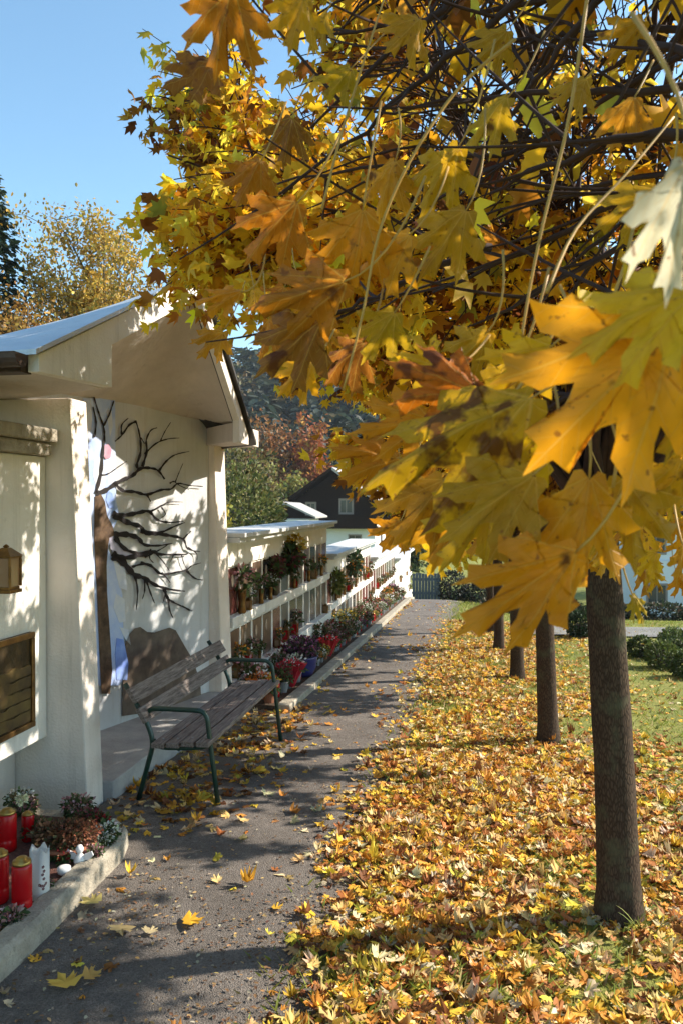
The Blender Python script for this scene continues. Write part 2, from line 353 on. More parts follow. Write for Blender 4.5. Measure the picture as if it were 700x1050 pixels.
def leaf_mesh(name, m, tmpl, pos, ydir, nrm, size, cols, parent=None, curl=None, crumple=0.0):
    V, F = tmpl; N = len(pos); k = len(V); rgc = np.random.default_rng(N)
    Rm = rot_from(ydir, nrm)
    T = np.repeat(V[None], N, axis=0)*1.0
    if curl is not None:
        T[:, :, 2] += curl[:, None]*((T[:, :, 0]**2)*1.4 + (T[:, :, 1]-.4)**2*.9)
    if crumple:
        T[:, 1:, 2] += rgc.normal(0, crumple, (N, k-1)); T[:, 1:, :2] += rgc.normal(0, crumple*.45, (N, k-1, 2)); T[:, :, 0] *= rgc.uniform(.6, 1.05, (N, 1))
    T = T*size[:, None, None]
    P = np.einsum('nij,nkj->nki', Rm, T)+pos[:, None, :]
    Fs = (F[None]+(np.arange(N)*k)[:, None, None]).reshape(-1, 3)
    me = bpy.data.meshes.new(name)
    me.vertices.add(N*k); me.vertices.foreach_set('co', P.reshape(-1).astype(np.float32))
    nf = len(Fs); me.loops.add(nf*3); me.loops.foreach_set('vertex_index', Fs.reshape(-1).astype(np.int32))
    me.polygons.add(nf); me.polygons.foreach_set('loop_start', (np.arange(nf)*3).astype(np.int32)); me.polygons.foreach_set('loop_total', np.full(nf, 3, np.int32))
    me.update(calc_edges=True)
    a = me.attributes.new('Col', 'FLOAT_COLOR', 'FACE')
    fc = np.repeat(cols, len(F), axis=0); a.data.foreach_set('color', np.concatenate([fc, np.ones((nf, 1))], 1).astype(np.float32).ravel())
    me.polygons.foreach_set('use_smooth', [True]*nf)
    me.materials.append(m)
    o = bpy.data.objects.new(name, me); COL.objects.link(o)
    if parent: o.parent = parent
    return o
def pick_cols(rng, pal, N, jit=.18):
    ws = np.array([p[3] for p in pal], float); ws /= ws.sum()
    idx = rng.choice(len(pal), N, p=ws); c = np.array([p[:3] for p in pal])[idx]
    return np.clip(c*(1+rng.normal(0, jit, (N, 1)))*(1+rng.normal(0, .06, (N, 3))), .004, .9)

# ------------------------------------------------------------------ terrain
def sstep(a, b, t):
    t = min(1, max(0, (t-a)/(b-a))); return t*t*(3-2*t)
def H(x, y):
    yb = 22.4+(17.2-22.4)*sstep(-.6, 1.2, x)
    z = -.043*min(y, yb)
    if y > yb: z -= .13*(min(y, 46)-yb)
    return z
def terrain():
    xs = sorted(set([-400, -250, -160, -110, -80, -60, -45, -34, -26, -20]+[x*.8 for x in range(-20, 26)]+[26, 34, 45, 60, 80, 110, 160, 250, 400]))
    ys = sorted(set([-60, -30, -12, -6, -3, -1]+[y*.6 for y in range(0, 44)]+[28, 31, 34, 38, 42, 46, 52, 60, 75, 95, 120, 160, 220, 300, 420]))
    b = MB(); nx = len(xs)
    vs = [(x, y, H(x, y)+.02*noise.noise((x*.7, y*.7, 0))*(1 if 0 < y < 40 else 0)-(.035 if x < .6 else 0)) for y in ys for x in xs]
    fs = [(j*nx+i, j*nx+i+1, (j+1)*nx+i+1, (j+1)*nx+i) for j in range(len(ys)-1) for i in range(nx-1)]
    b.add(vs, fs); return b
tag(terrain().build('lawn_ground', M['lawn'], smooth=True), kind='structure')
# asphalt path, ragged right edge
b = MB(); n = 110; vs = []; cols_x = 6
for i in range(n+1):
    y = 0.2+22.6*i/n
    xr = -.62+.10*noise.noise((y*1.7, 3, 0))+.05*noise.noise((y*6, 1, 0))+.12*(y/22)
    for k in range(cols_x+1):
        x = -2.40+(xr+2.40)*k/cols_x
        vs.append((x, y, H(x, y)+.004*(1+noise.noise((x*3, y*1.5, 9)))+(0 if k < cols_x else -.03)))
fs = [(i*(cols_x+1)+k, i*(cols_x+1)+k+1, (i+1)*(cols_x+1)+k+1, (i+1)*(cols_x+1)+k) for i in range(n) for k in range(cols_x)]
b.add(vs, fs); tag(b.build('path', M['asphalt'], smooth=True), kind='structure')
# cross lane on the right
b = MB(); vs = []
for i in range(25):
    x = .9+i*1.1
    for y in (14.6+.05*x, 16.0+.10*x): vs.append((x, y, H(x, min(y, 40))+.03))
b.add(vs, [(2*i, 2*i+2, 2*i+3, 2*i+1) for i in range(24)]); tag(b.build('lane', M['asphalt2']), kind='structure')

# wooded hills ------------------------------------------------------------
def hill_h(x, y):
    r = math.hypot(x, y)
    if r < 85: return -4.6
    a = math.degrees(math.atan2(x, y))
    top = 33+9*noise.noise((a*.045, 2, 0))+4*noise.noise((a*.16, 7, 0))-.18*max(0, a+5)
    t = sstep(85, 215, r)
    return -4.6+top*t+1.5*noise.noise((x*.03, y*.03, 5))*t-.25*max(0, r-235)
b = MB(); NA, NR = 90, 26
vs = []
for j in range(NR+1):
    r = 80+(330-80)*j/NR
    for i in range(NA+1):
        a = R(-80+150*i/NA); x, y = r*math.sin(a), r*math.cos(a); vs.append((x, y, hill_h(x, y)-(.5 if j == 0 else 0)))
b.add(vs, [(j*(NA+1)+i, j*(NA+1)+i+1, (j+1)*(NA+1)+i+1, (j+1)*(NA+1)+i) for j in range(NR) for i in range(NA)])
tag(b.build('hills', M['hill'], smooth=True), kind='structure')
rng = np.random.default_rng(5)
P, Y, Nn, Sz, Cc = [], [], [], [], []
random.seed(8)
for i in range(2100):
    a = random.uniform(-32, 40) if i % 4 else random.uniform(-75, 65)
    r = random.uniform(95, 236)
    x, y = r*math.sin(R(a)), r*math.cos(R(a)); z = hill_h(x, y)
    kind = random.random(); hgt = random.uniform(8, 15)
    dark = np.array(random.choice([(.03, .045, .03), (.04, .05, .035), (.028, .045, .032)]))
    warm = np.array(random.choice([(.16, .09, .03), (.13, .10, .035), (.10, .095, .04), (.14, .06, .025)]))
    k = 46
    t = rng.random(k)**.8
    if kind < .58:
        rad = (1-t)*2.3+.2; c = dark
    else:
        rad = 2.9*np.sqrt(np.clip(1-(2*t-1)**2, 0, 1))+.3; c = warm if kind < .86 else np.array((.07, .085, .03)); hgt *= .8
    an = rng.random(k)*2*PI; rr = rad*(.6+.4*rng.random(k))
    pts = np.stack([x+rr*np.cos(an), y+rr*np.sin(an), z+.5+t*hgt], 1)
    P.append(pts); Y.append(np.stack([np.cos(an), np.sin(an), -.3+rng.normal(0, .4, k)], 1)); Nn.append(np.stack([rng.normal(0, .4, k), rng.normal(0, .4, k), np.ones(k)], 1)+.6*np.stack([np.cos(an), np.sin(an), 0*an], 1))
    Sz.append(rng.uniform(1.3, 2.6, k)); Cc.append(np.clip(c*(1+rng.normal(0, .2, (k, 1))), .01, .6))
tag(leaf_mesh('wooded_hillside', M['plant'], TO, np.concatenate(P), np.concatenate(Y), np.concatenate(Nn), np.concatenate(Sz), np.concatenate(Cc)), 'distant hillside wood of dark conifers and rusty autumn trees', 'wood', kind='stuff')

# ------------------------------------------------------------------ chapel
WP0, WP1 = np.array([-2.57, 7.47]), np.array([-3.3, 5.0])
WN = np.array([WP0[1]-WP1[1], -(WP0[0]-WP1[0])]); WN /= np.linalg.norm(WN)
def wall_at(u, v, off=0.0):
    off += .016
    d = ray(u, v); p0 = WP0+WN*off; t = (p0@WN-C0[:2]@WN)/(d[:2]@WN); return C0+d*t
chapel = thing('memorial_chapel', 'open white roadside chapel with steep lopsided gable roof and tree mural', 'chapel', (-2.9, 6.2, -.25))
def loc_parent(o, p):
    o.parent = p; o.matrix_parent_inverse = Matrix.Translation(p.location).inverted() if p.rotation_euler.z == 0 else p.matrix_basis.inverted(); return o
def part(b, name, m, p, **k):
    return loc_parent(b.build(name, m, None, **k), p)
# pillars (slightly battered)
def pillar(y0, y1, xb, z0, z1, lean):
    vs = [(xb, y0, z0), (-2.42, y0, z0), (-2.42, y1, z0), (xb, y1, z0), (xb, y0, z1), (-2.42-lean, y0, z1), (-2.42-lean, y1, z1), (xb, y1, z1)]
    part(MB().add(vs, [(3, 2, 1, 0), (4, 5, 6, 7), (0, 1, 5, 4), (1, 2, 6, 5), (2, 3, 7, 6), (3, 0, 4, 7)]), 'pillar', M['pillar_stucco'], chapel, bevel=.012)
pillar(4.73, 4.95, -3.9, -.32, 2.40, .115); pillar(7.47, 7.79, -3.2, -.6, 2.43, .10)
# mural wall
q = WN*-.18
mw = part(MB().prism([tuple(WP1+(0, -.04)), tuple(WP0+(.0, -.003)), tuple(WP0+q), tuple(WP1+q)], 'z', -.55, 2.565), 'mural_wall', M['mural_ground'], chapel)
part(MB().box(-3.9, -3.56, 4.953, 7.467, -.5, 2.40), 'rear_wall', M['stucco'], chapel)
part(MB().prism([(-3.6, 4.955), (-2.36, 4.955), (-2.36, 7.46), (-3.6, 7.46)], 'z', -.62, -.085), 'floor_slab', M['slab'], chapel, bevel=.01)
# front fascia, dropped at both ends
F = [(3.62, 2.46), (5.9, 3.46), (7.22, 2.36), (7.22, 2.27), (6.92, 2.27), (6.92, 2.47), (5.9, 3.30), (4.41, 2.655), (4.41, 2.41), (3.62, 2.375)]
part(MB().prism(F[:6]+F[6:], 'x', -2.16, -2.10), 'fascia', M['stucco'], chapel, bevel=.004)
# roof sheets
def strip(a0, a1, b0, b1, n, th):
    b = MB(); vs = []
    for i in range(n+1):
        t = i/n; A = Vector(a0).lerp(Vector(a1), t); B = Vector(b0).lerp(Vector(b1), t)
        for k in range(7): 
            p = A.lerp(B, k/6); vs.append(p); 
    m_ = len(vs); vs += [p-Vector((0, 0, th)) for p in vs]
    g = lambda i, k, o: o+i*7+k
    fs = []
    for i in range(n):
        for k in range(6):
            fs.append((g(i, k, 0), g(i+1, k, 0), g(i+1, k+1, 0), g(i, k+1, 0))); fs.append((g(i, k, m_), g(i, k+1, m_), g(i+1, k+1, m_), g(i+1, k, m_)))
        for k in (0, 6): fs.append((g(i, k, 0), g(i, k, m_), g(i+1, k, m_), g(i+1, k, 0)))
    for k in range(6):
        for i in (0, n): fs.append((g(i, k, 0), g(i, k+1, 0), g(i, k+1, m_), g(i, k, m_)))
    return b.add(vs, fs)
rf = part(strip((-2.08, 3.56, 2.475), (-4.6, 3.56, 2.40), (-2.08, 5.9, 3.50), (-4.6, 5.95, 2.62), 8, .025), 'roof', M['roof_metal'], chapel)
part(strip((-2.06, 5.9, 3.51), (-4.6, 5.95, 2.63), (-2.06, 7.34, 2.31), (-4.6, 9.4, 2.25), 8, .035), 'roof', M['dark_metal'], chapel)
# soffits: flat one along the low eave, beam at the far end, inclined hood
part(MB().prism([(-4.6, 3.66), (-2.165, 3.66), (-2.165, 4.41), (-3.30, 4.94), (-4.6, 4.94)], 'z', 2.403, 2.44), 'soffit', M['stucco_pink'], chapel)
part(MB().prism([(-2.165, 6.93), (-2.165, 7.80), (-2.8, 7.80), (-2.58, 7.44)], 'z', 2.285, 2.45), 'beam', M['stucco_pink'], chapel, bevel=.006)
front = [(4.41, 2.64), (4.9, 2.86), (5.4, 3.07), (5.9, 3.285), (6.2, 3.05), (6.5, 2.81), (6.93, 2.46)]
back = [(-3.32, 4.9), (-3.17, 5.4), (-3.03, 5.85), (-2.9, 6.3), (-2.78, 6.7), (-2.68, 7.05), (-2.57, 7.45)]
b = MB(); vs = []
for (y, z), (bx, by) in zip(front, back):
    A = Vector((-2.165, y, z)); B = Vector((bx-.03, by, 2.552-.04*sstep(6.3, 7.4, by)))
    for k in range(9):
        t = k/8; p = A.lerp(B, t); vs.append(p)
b.add(vs, [(i*9+k, i*9+k+1, (i+1)*9+k+1, (i+1)*9+k) for i in range(6) for k in range(8)])
b.add([(-2.165, 6.93, 2.46), (-2.165, 7.4, 2.42), (-2.62, 7.6, 2.50), (-2.60, 7.45, 2.512)], [(0, 1, 2, 3)])
b.add([(-2.165, 4.41, 2.64), (-2.165, 4.41, 2.41), (-3.32, 4.9, 2.42), (-3.32, 4.9, 2.57)], [(0, 1, 2, 3)])
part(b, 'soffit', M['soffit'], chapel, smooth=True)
# gutter
g = MB(); pr = [(3.50+.055*math.cos(a), 2.44+.06*math.sin(a)) for a in [PI+PI*i/8 for i in range(9)]]
g.prism(pr+[(3.56, 2.445), (3.44, 2.445)], 'x', -4.6, -2.12); part(g, 'gutter', M['gutter'], chapel)
part(MB().box(-4.6, -2.165, 3.57, 3.66, 2.37, 2.455), 'eave_board', M['gutter'], chapel)

# the painting
def crop(cx, cy): return (80+cx*180/630, 380+cy*180/630)
def paint_poly(name, pts, m, off, parent, px=False):
    P3 = [wall_at(*(p if px else crop(*p)), off) for p in pts]
    n = len(P3); back_ = [p-np.array([WN[0], WN[1], 0])*.0015 for p in P3]
    b = MB(); b.add(P3+back_, [tuple(range(n)), tuple(range(n, 2*n))[::-1]]+[(i, n+i, n+(i+1) % n, (i+1) % n) for i in range(n)])
    return part(b, name, m, parent)
def zclip(v): return v
WHP = mat('brushed_white_paint', (.66, .67, .70), .85, col2=(.50, .55, .68), scale=8)
mural = paint_poly('painted_sky', [(20, 100), (134, 98), (136, 300), (138, 470), (150, 520), (118, 590), (110, 640), (130, 690), (160, 800), (165, 960), (180, 1080), (150, 1130), (70, 1130), (40, 640), (30, 440)], M['blue_paint'], .004, mw)
for pl in ([(118, 600), (150, 620), (170, 700), (178, 790), (150, 780), (132, 700)], [(138, 800), (168, 820), (172, 900), (150, 905), (128, 850)], [(60, 300), (90, 320), (100, 380), (96, 430), (70, 430), (56, 380)], [(104, 330), (134, 340), (134, 400), (112, 410)], [(22, 110), (48, 104), (52, 180), (40, 260), (26, 250)], [(150, 920), (182, 930), (190, 985), (168, 960)], [(104, 150), (120, 130), (126, 200), (116, 240)]):
    paint_poly('painted_cloud', pl, WHP, .005, mw)
paint_poly('painted_figure', [(95, 268), (112, 262), (122, 285), (118, 312), (100, 318), (90, 300)], M['pink_paint'], .012, mw)
paint_poly('painted_water', [(108, 430), (124, 440), (134, 470), (132, 495), (112, 492), (102, 465)], M['blue_deep'], .008, mw)
paint_poly('painted_water', [(140, 960), (165, 965), (182, 1050), (178, 1110), (140, 1110), (134, 1020)], M['blue_deep'], .008, mw)
paint_poly('painted_cloud', [(112, 590), (132, 588), (150, 620), (180, 640), (215, 660), (180, 668), (140, 655), (118, 640)], mat('lilac_paint', (.50, .48, .62), .85, var=.2), .006, mw)
paint_poly('painted_trunk', [(62, 452), (82, 440), (98, 470), (106, 520), (126, 560), (134, 590), (114, 600), (108, 650), (104, 700), (106, 800), (113, 900), (120, 1000), (124, 1080), (116, 1160), (86, 1160), (78, 1000), (70, 800), (60, 600)], M['brown_paint'], .010, mw)
paint_poly('painted_rock', [(160, 1240), (165, 1000), (182, 950), (205, 925), (225, 920), (250, 938), (275, 940), (300, 932), (330, 922), (352, 932), (368, 960), (382, 985), (415, 1040), (440, 1120), (445, 1200)], M['rock_paint'], .005, mw)
BR = [([(55, 130), (66, 185), (60, 240)], 3, 5), ([(58, 95), (75, 150), (92, 200), (96, 240), (90, 300), (84, 370), (66, 440)], 3, 7), ([(130, 108), (112, 160), (92, 200)], 3, 5), ([(82, 375), (110, 370), (140, 350), (176, 325)], 3, 2),
 ([(66, 440), (100, 430), (150, 398), (195, 378), (225, 352), (262, 350), (290, 360), (312, 390)], 12, 4), ([(222, 355), (212, 340), (226, 290), (222, 230), (210, 185)], 8, 3), ([(212, 182), (185, 195), (160, 230), (134, 254)], 6, 3),
 ([(158, 230), (158, 195), (182, 170)], 5, 2), ([(232, 345), (248, 290), (246, 250), (262, 215), (285, 205)], 7, 2), ([(240, 300), (280, 262), (325, 245), (365, 242)], 5, 1.5), ([(296, 255), (312, 220), (334, 185)], 3, 1.5), ([(226, 240), (240, 262)], 3, 2),
 ([(290, 362), (318, 325), (350, 302), (400, 290)], 6, 1.5), ([(350, 400), (362, 370), (378, 332)], 3, 1.2),
 ([(130, 400), (160, 430), (205, 435), (248, 445), (300, 428), (335, 425), (360, 405), (400, 412), (450, 416)], 9, 2), ([(248, 444), (262, 470)], 6, 2), ([(330, 405), (345, 398), (365, 412), (400, 428)], 4, 1.5),
 ([(125, 512), (160, 520), (210, 512), (255, 505), (285, 535), (330, 545), (380, 540)], 13, 2), ([(258, 508), (300, 485), (330, 472), (378, 472)], 5, 1.2), ([(300, 490), (315, 515), (300, 528)], 4, 1.5), ([(128, 520), (180, 545), (225, 560), (245, 585), (300, 580), (345, 560), (385, 545)], 14, 2),
 ([(130, 590), (175, 588), (215, 600), (240, 625), (290, 628), (340, 620)], 16, 2), ([(225, 575), (280, 585), (330, 592), (378, 605), (395, 640), (440, 650)], 11, 2), ([(378, 605), (392, 590), (408, 575)], 5, 1.5), ([(395, 635), (425, 655), (428, 680)], 4, 1.5), ([(135, 600), (170, 640), (220, 655), (262, 645)], 12, 3),
 ([(125, 655), (160, 672), (215, 665), (270, 650), (300, 660), (380, 660), (396, 655)], 15, 2), ([(240, 670), (262, 660), (300, 640), (330, 620)], 5, 1.5), ([(372, 660), (380, 690), (392, 712)], 3, 1.2), ([(345, 660), (330, 690)], 3, 1.2),
 ([(125, 665), (165, 690), (200, 730), (240, 745), (280, 770), (330, 785), (385, 792)], 18, 3), ([(225, 690), (262, 700), (300, 730), (350, 725), (390, 715), (410, 700), (442, 690)], 8, 1.5), ([(390, 718), (420, 745), (450, 752)], 6, 1.5), ([(300, 725), (320, 745), (332, 762)], 5, 2), ([(195, 705), (230, 695), (262, 700)], 6, 3),
 ([(205, 735), (215, 790), (210, 860)], 7, 2), ([(240, 745), (240, 790), (232, 820)], 5, 2), ([(245, 750), (262, 800), (276, 835)], 6, 2), ([(310, 782), (322, 815), (350, 835), (405, 858)], 9, 2), ([(318, 790), (305, 835)], 4, 1.5), ([(325, 820), (330, 860), (342, 888)], 6, 2), ([(375, 845), (400, 860), (412, 862)], 4, 2), ([(262, 640), (258, 672), (272, 690)], 4, 2), ([(280, 655), (310, 690), (330, 720)], 4, 1.5)]
b = MB()
for pl, w0, w1 in BR:
    # smooth + ribbon
    P = [np.array(p, float) for p in pl]; pts = []
    for i in range(len(P)-1):
        a0 = P[max(i-1, 0)]; a1 = P[i]; a2 = P[i+1]; a3 = P[min(i+2, len(P)-1)]
        for t in (0, .25, .5, .75):
            pts.append(.5*((2*a1)+(-a0+a2)*t+(2*a0-5*a1+4*a2-a3)*t*t+(-a0+3*a1-3*a2+a3)*t**3))
    pts.append(P[-1]); n = len(pts); vs = []
    for i, p in enumerate(pts):
        d = pts[min(i+1, n-1)]-pts[max(i-1, 0)]; d /= np.linalg.norm(d)+1e-9; nn = np.array([-d[1], d[0]])
        wd = (w0+(w1-w0)*i/(n-1))*.72*(1+.3*math.sin(i*2.1))
        vs += [wall_at(*crop(*(p+nn*wd)), .013), wall_at(*crop(*(p-nn*wd)), .013)]
    b.add(vs, [(2*i, 2*i+2, 2*i+3, 2*i+1) for i in range(n-1)])
part(b, 'painted_branches', M['black_paint'], mw)

# ------------------------------------------------------------------ near niche wall (left edge)
nw = thing('urn_niche_wall', 'nearest white urn wall with grey concrete coping at the left edge, before the chapel pillar', 'niche wall', (-2.9, 3.2, -.1))
part(MB().box(-3.6, -2.70, .6, 4.726, .26, 2.03), 'wall', M['stucco'], nw, bevel=.008)
part(MB().box(-3.6, -2.92, .6, 4.72, -.4, .257), 'plinth', M['stucco_pink'], nw)
part(MB().box(-3.65, -2.60, .55, 4.70, 2.115, 2.20).box(-3.62, -2.63, .56, 4.68, 2.033, 2.112), 'coping', M['concrete'], nw, bevel=.012)
# bronze framed plaque
pq = part(MB().box(-2.697, -2.672, 3.64, 4.52, .385, .96), 'plaque', M['bronze'], nw, bevel=.008)
b = MB().box(-2.671, -2.655, 3.64, 4.52, .385, .42).box(-2.671, -2.655, 3.64, 4.52, .925, .96).box(-2.671, -2.655, 4.485, 4.52, .421, .924).box(-2.671, -2.655, 3.64, 3.675, .421, .924)
part(b, 'plaque_frame', M['brass'], pq, bevel=.004)
b = MB()
for k in range(5): # relief hills on the plaque
    z0 = .43+k*.07; n = 24
    pts = [(3.68+.8*i/n, z0+.03*noise.noise((i*.35, k*3, 0))+.06) for i in range(n+1)]
    b.prism([(3.68, z0)]+pts+[(4.48, z0)], 'x', -2.671, -2.666+.0012*k)
part(b, 'relief', mat('relief_bronze', (.07, .045, .025), .5, col2=(.18, .12, .04), scale=7, metal=.3), pq)
# wall lantern
def lantern(name, label, cat, loc, h=.26, w_=.085, red=False, group=None):
    t = thing(name, label, cat, loc, 0, group)
    b = MB(); s = w_
    b.box(-s, s, -s, s, 0, .02).box(-s*.85, s*.85, -s*.85, s*.85, .02, .035)
    for x in (-1, 1):
        for y in (-1, 1): b.box(x*s*.9-.006, x*s*.9+.006, y*s*.9-.006, y*s*.9+.006, .035, h*.72)
    b.box(-s, s, -s, s, h*.72, h*.76); b.build('frame', M['brass'], t, bevel=.002)
    MB().box(-s*.82, s*.82, -s*.82, s*.82, .036, h*.715).build('glass', M['glass'] if not red else M['red_plastic'], t)
    r_ = MB(); vs = [(-s*1.1, -s*1.1, h*.76), (s*1.1, -s*1.1, h*.76), (s*1.1, s*1.1, h*.76), (-s*1.1, s*1.1, h*.76), (-s*.3, -s*.3, h*.93), (s*.3, -s*.3, h*.93), (s*.3, s*.3, h*.93), (-s*.3, s*.3, h*.93)]
    r_.add(vs, [(3, 2, 1, 0), (4, 5, 6, 7), (0, 1, 5, 4), (1, 2, 6, 5), (2, 3, 7, 6), (3, 0, 4, 7)]); r_.lathe([(.012, h*.93), (.018, h*.96), (.004, h)], n=8)
    r_.build('lid', M['brass'], t)
    return t
wl = lantern('wall_lantern', 'brass lantern fixed to the white urn wall above the bronze plaque', 'lantern', (-2.60, 4.13, 1.24), .27, .06)
MB().box(-.10, -.06, -.015, .015, .02, .20).build('bracket', M['brass'], wl)

# ------------------------------------------------------------------ columbarium sections
PLQ = [mat('plaque_black', (.03, .03, .035), .2, var=.3, spec=.6), mat('plaque_red', (.16, .05, .045), .25, var=.35, scale=30, spec=.6), mat('plaque_brown', (.15, .09, .06), .3, col2=(.06, .035, .02), scale=8, spec=.5), mat('plaque_grey', (.11, .11, .115), .3, var=.3, scale=40, spec=.5), mat('plaque_tan', (.22, .15, .09), .5, col2=(.12, .08, .05), scale=9)]
M['picture'] = mat('enamel_picture', (.55, .45, .35), .3, col2=(.2, .13, .1), scale=25)
SEC = [(7.84, 13.18, 1.43), (13.22, 18.6, .88), (18.64, 24.0, .46), (24.04, 29.4, .06)]
ORD = ['nearest', 'second', 'third', 'farthest']
random.seed(21)
niches = []
for si, (ya, yb_, zt) in enumerate(SEC):
    t = thing('urn_niche_wall', f'{["tall nearest", "second", "third", "low farthest"][si]} section of the white stepped urn wall beyond the chapel, counting from the chapel', 'niche wall', (-2.7, ya, H(-2.5, ya)), 0, 'sections of the stepped urn wall')
    pitch = (yb_-ya)/12; b = MB(); X0, X1 = -2.95, -2.50; Xr = -2.522
    b.box(X0, Xr, ya, yb_, H(0, yb_)-.3, zt-.10)                       # core
    zr = [(zt-.35, zt-.86), (zt-1.0, zt-1.5)]
    b.box(Xr, X1, ya, yb_, zt-.35, zt-.10)                              # top beam
    b.box(Xr, X1+.055, ya, yb_, zt-.96, zt-.86).box(Xr, X1+.01, ya, yb_, zt-1.0, zt-.961)                         # shelf
    b.box(Xr, X1+.08, ya, yb_, H(0, yb_)-.3, zt-1.5)                   # foot
    part(b, 'wall', M['stucco'], t, bevel=.006)
    b = MB()
    for k in range(13):
        y = ya+pitch*k; hw = .032 if k % 2 == 0 else .02
        for (z1, z0) in zr:
            b.box(Xr+.001, X1-.004, max(ya+.002, y-hw), min(yb_-.002, y+hw), z0+.001, z1-.001)
    part(b, 'dividers', M['stucco'], t, bevel=.004)
    part(MB().box(-2.98, -2.32, ya-.04 if si else ya+.0, yb_+.02, zt-.045, zt).box(-2.96, -2.37, ya-.02 if si else ya, yb_, zt-.10, zt-.047), 'cap', M['cap'], t, bevel=.006)
    for k in range(12):
        for ri, (z1, z0) in enumerate(zr):
            yc = ya+pitch*(k+.5)
            if z0 < H(0, yc)-.15: continue
            hw = pitch/2-.034
            pm = PLQ[random.choice([0, 1, 1, 2, 2, 3, 4])]
            if si < 3:
                pl_ = part(MB().box(Xr+.002, Xr+.014, yc-hw, yc+hw, z0+.01, z1-.02), 'niche_plaque', pm, t, bevel=.004)
                if si == 0 and random.random() < .6:
                    part(MB().prism([(yc-.05+.05*math.cos(a)*.8+.0, z1-.15+.065*math.sin(a)) for a in [2*PI*i/14 for i in range(14)]], 'x', Xr+.015, Xr+.02), 'enamel_picture', M['picture'], pl_)
            niches.append((si, k, ri, yc, z0, z1))

# ------------------------------------------------------------------ kerbs and beds
def zk(h): return lambda x, y: H(x, y)+h
kb = MB(); 
kb.slopebox(-1.98, -1.84, 7.75, 23.0, zk(-.2), zk(.075), 15)
o = kb.build('bed_kerb', M['concrete'], bevel=.012); tag(o, 'long grey concrete kerb between the path and the flower bed under the urn walls', 'kerb')
bb = MB(); bb.slopebox(-2.52, -1.975, 7.8, 24.0, zk(-.2), zk(.05), 40); tag(bb.build('bed_soil', M['soil']), kind='structure')
# near kerb: rounded return
pts = [(-1.90, 1.2), (-1.89, 2.2), (-1.895, 3.0), (-1.92, 3.6), (-1.945, 4.05), (-1.99, 4.22), (-2.10, 4.33), (-2.3, 4.38), (-2.6, 4.38)]
b = MB(); vs = []; fine = []
for i in range(len(pts)-1):
    m_ = 10 if i < 3 else 5
    for k in range(m_): fine.append((pts[i][0]+(pts[i+1][0]-pts[i][0])*k/m_, pts[i][1]+(pts[i+1][1]-pts[i][1])*k/m_))
fine.append(pts[-1]); n = len(fine)
prof = [(-.065, -.2), (-.065, .085), (-.05, .105), (.04, .11), (.062, .09), (.072, -.2)]
for i, p in enumerate(fine):
    a = Vector(fine[max(i-1, 0)]); c = Vector(fine[min(i+1, n-1)]); d = (c-a).normalized(); nn = Vector((d.y, -d.x))
    for (o_, h_) in prof:
        jj = .007*noise.noise((p[0]*9+o_*40, p[1]*9, h_*30))
        q_ = Vector(p)+nn*(o_+jj); vs.append((q_.x, q_.y, H(*p)+h_+jj))
m_ = len(prof)
b.add(vs, [(i*m_+k, (i+1)*m_+k, (i+1)*m_+k+1, i*m_+k+1) for i in range(n-1) for k in range(m_-1)]+[tuple(range(m_)), tuple(range((n-1)*m_, n*m_))[::-1]])
o = b.build('grave_kerb', M['concrete'], smooth=False, bevel=.006); tag(o, 'rounded mossy concrete kerb around the candle bed at the lower left', 'kerb')
tag(MB().prism([(-2.93, 1.2), (-1.93, 1.2), (-1.93, 3.6), (-1.97, 4.1), (-2.12, 4.3), (-2.93, 4.34)], 'z', -.4, -.075).build('bed_gravel', M['gravel_red']), kind='structure')

# ------------------------------------------------------------------ bench
bench = thing('park_bench', 'green tubular steel bench with weathered wooden slats, leaves under it, facing the path', 'bench', (-1.95, 5.75, H(-1.95, 5.75)))
SL = -.043
gz = lambda y: H(-1.95, y)
Y0, Y1 = 5.0, 6.66
def arc_pts(pts, n=6):
    P = [Vector(p) for p in pts]; out = [P[0]]
    for i in range(1, len(P)-1):
        a = P[i]+(P[i-1]-P[i]).normalized()*min(.07, (P[i-1]-P[i]).length*.45); c = P[i]+(P[i+1]-P[i]).normalized()*min(.07, (P[i+1]-P[i]).length*.45)
        for k in range(n+1):
            t = k/n; out.append(a*(1-t)**2+P[i]*2*t*(1-t)+c*t*t)
    out.append(P[-1]); return out
zb = (gz(Y0)+gz(Y1))/2
for ye in (Y0, Y1):
    fb = MB(); g0 = gz(ye)-.005
    fb.tube(arc_pts([(-2.21, ye, g0), (-2.10, ye, zb+.42), (-2.145, ye, zb+.55), (-2.30, ye, zb+.80)]), .017, 8)
    fb.tube(arc_pts([(-1.66, ye, g0), (-1.71, ye, zb+.40), (-1.74, ye, zb+.645), (-2.13, ye, zb+.645), (-2.15, ye, zb+.58)]), .017, 8)
    fb.tube(arc_pts([(-2.10, ye, zb+.44), (-2.06, ye, zb+.385), (-1.78, ye, zb+.40), (-1.70, ye, zb+.43)]), .014, 8)
    part(fb, 'end_frame', M['green_tube'], bench, smooth=True)
part(MB().tube([(-1.93, Y0, zb+.385), (-1.93, Y1, zb+.385)], .013, 8), 'stretcher', M['green_tube'], bench, smooth=True)
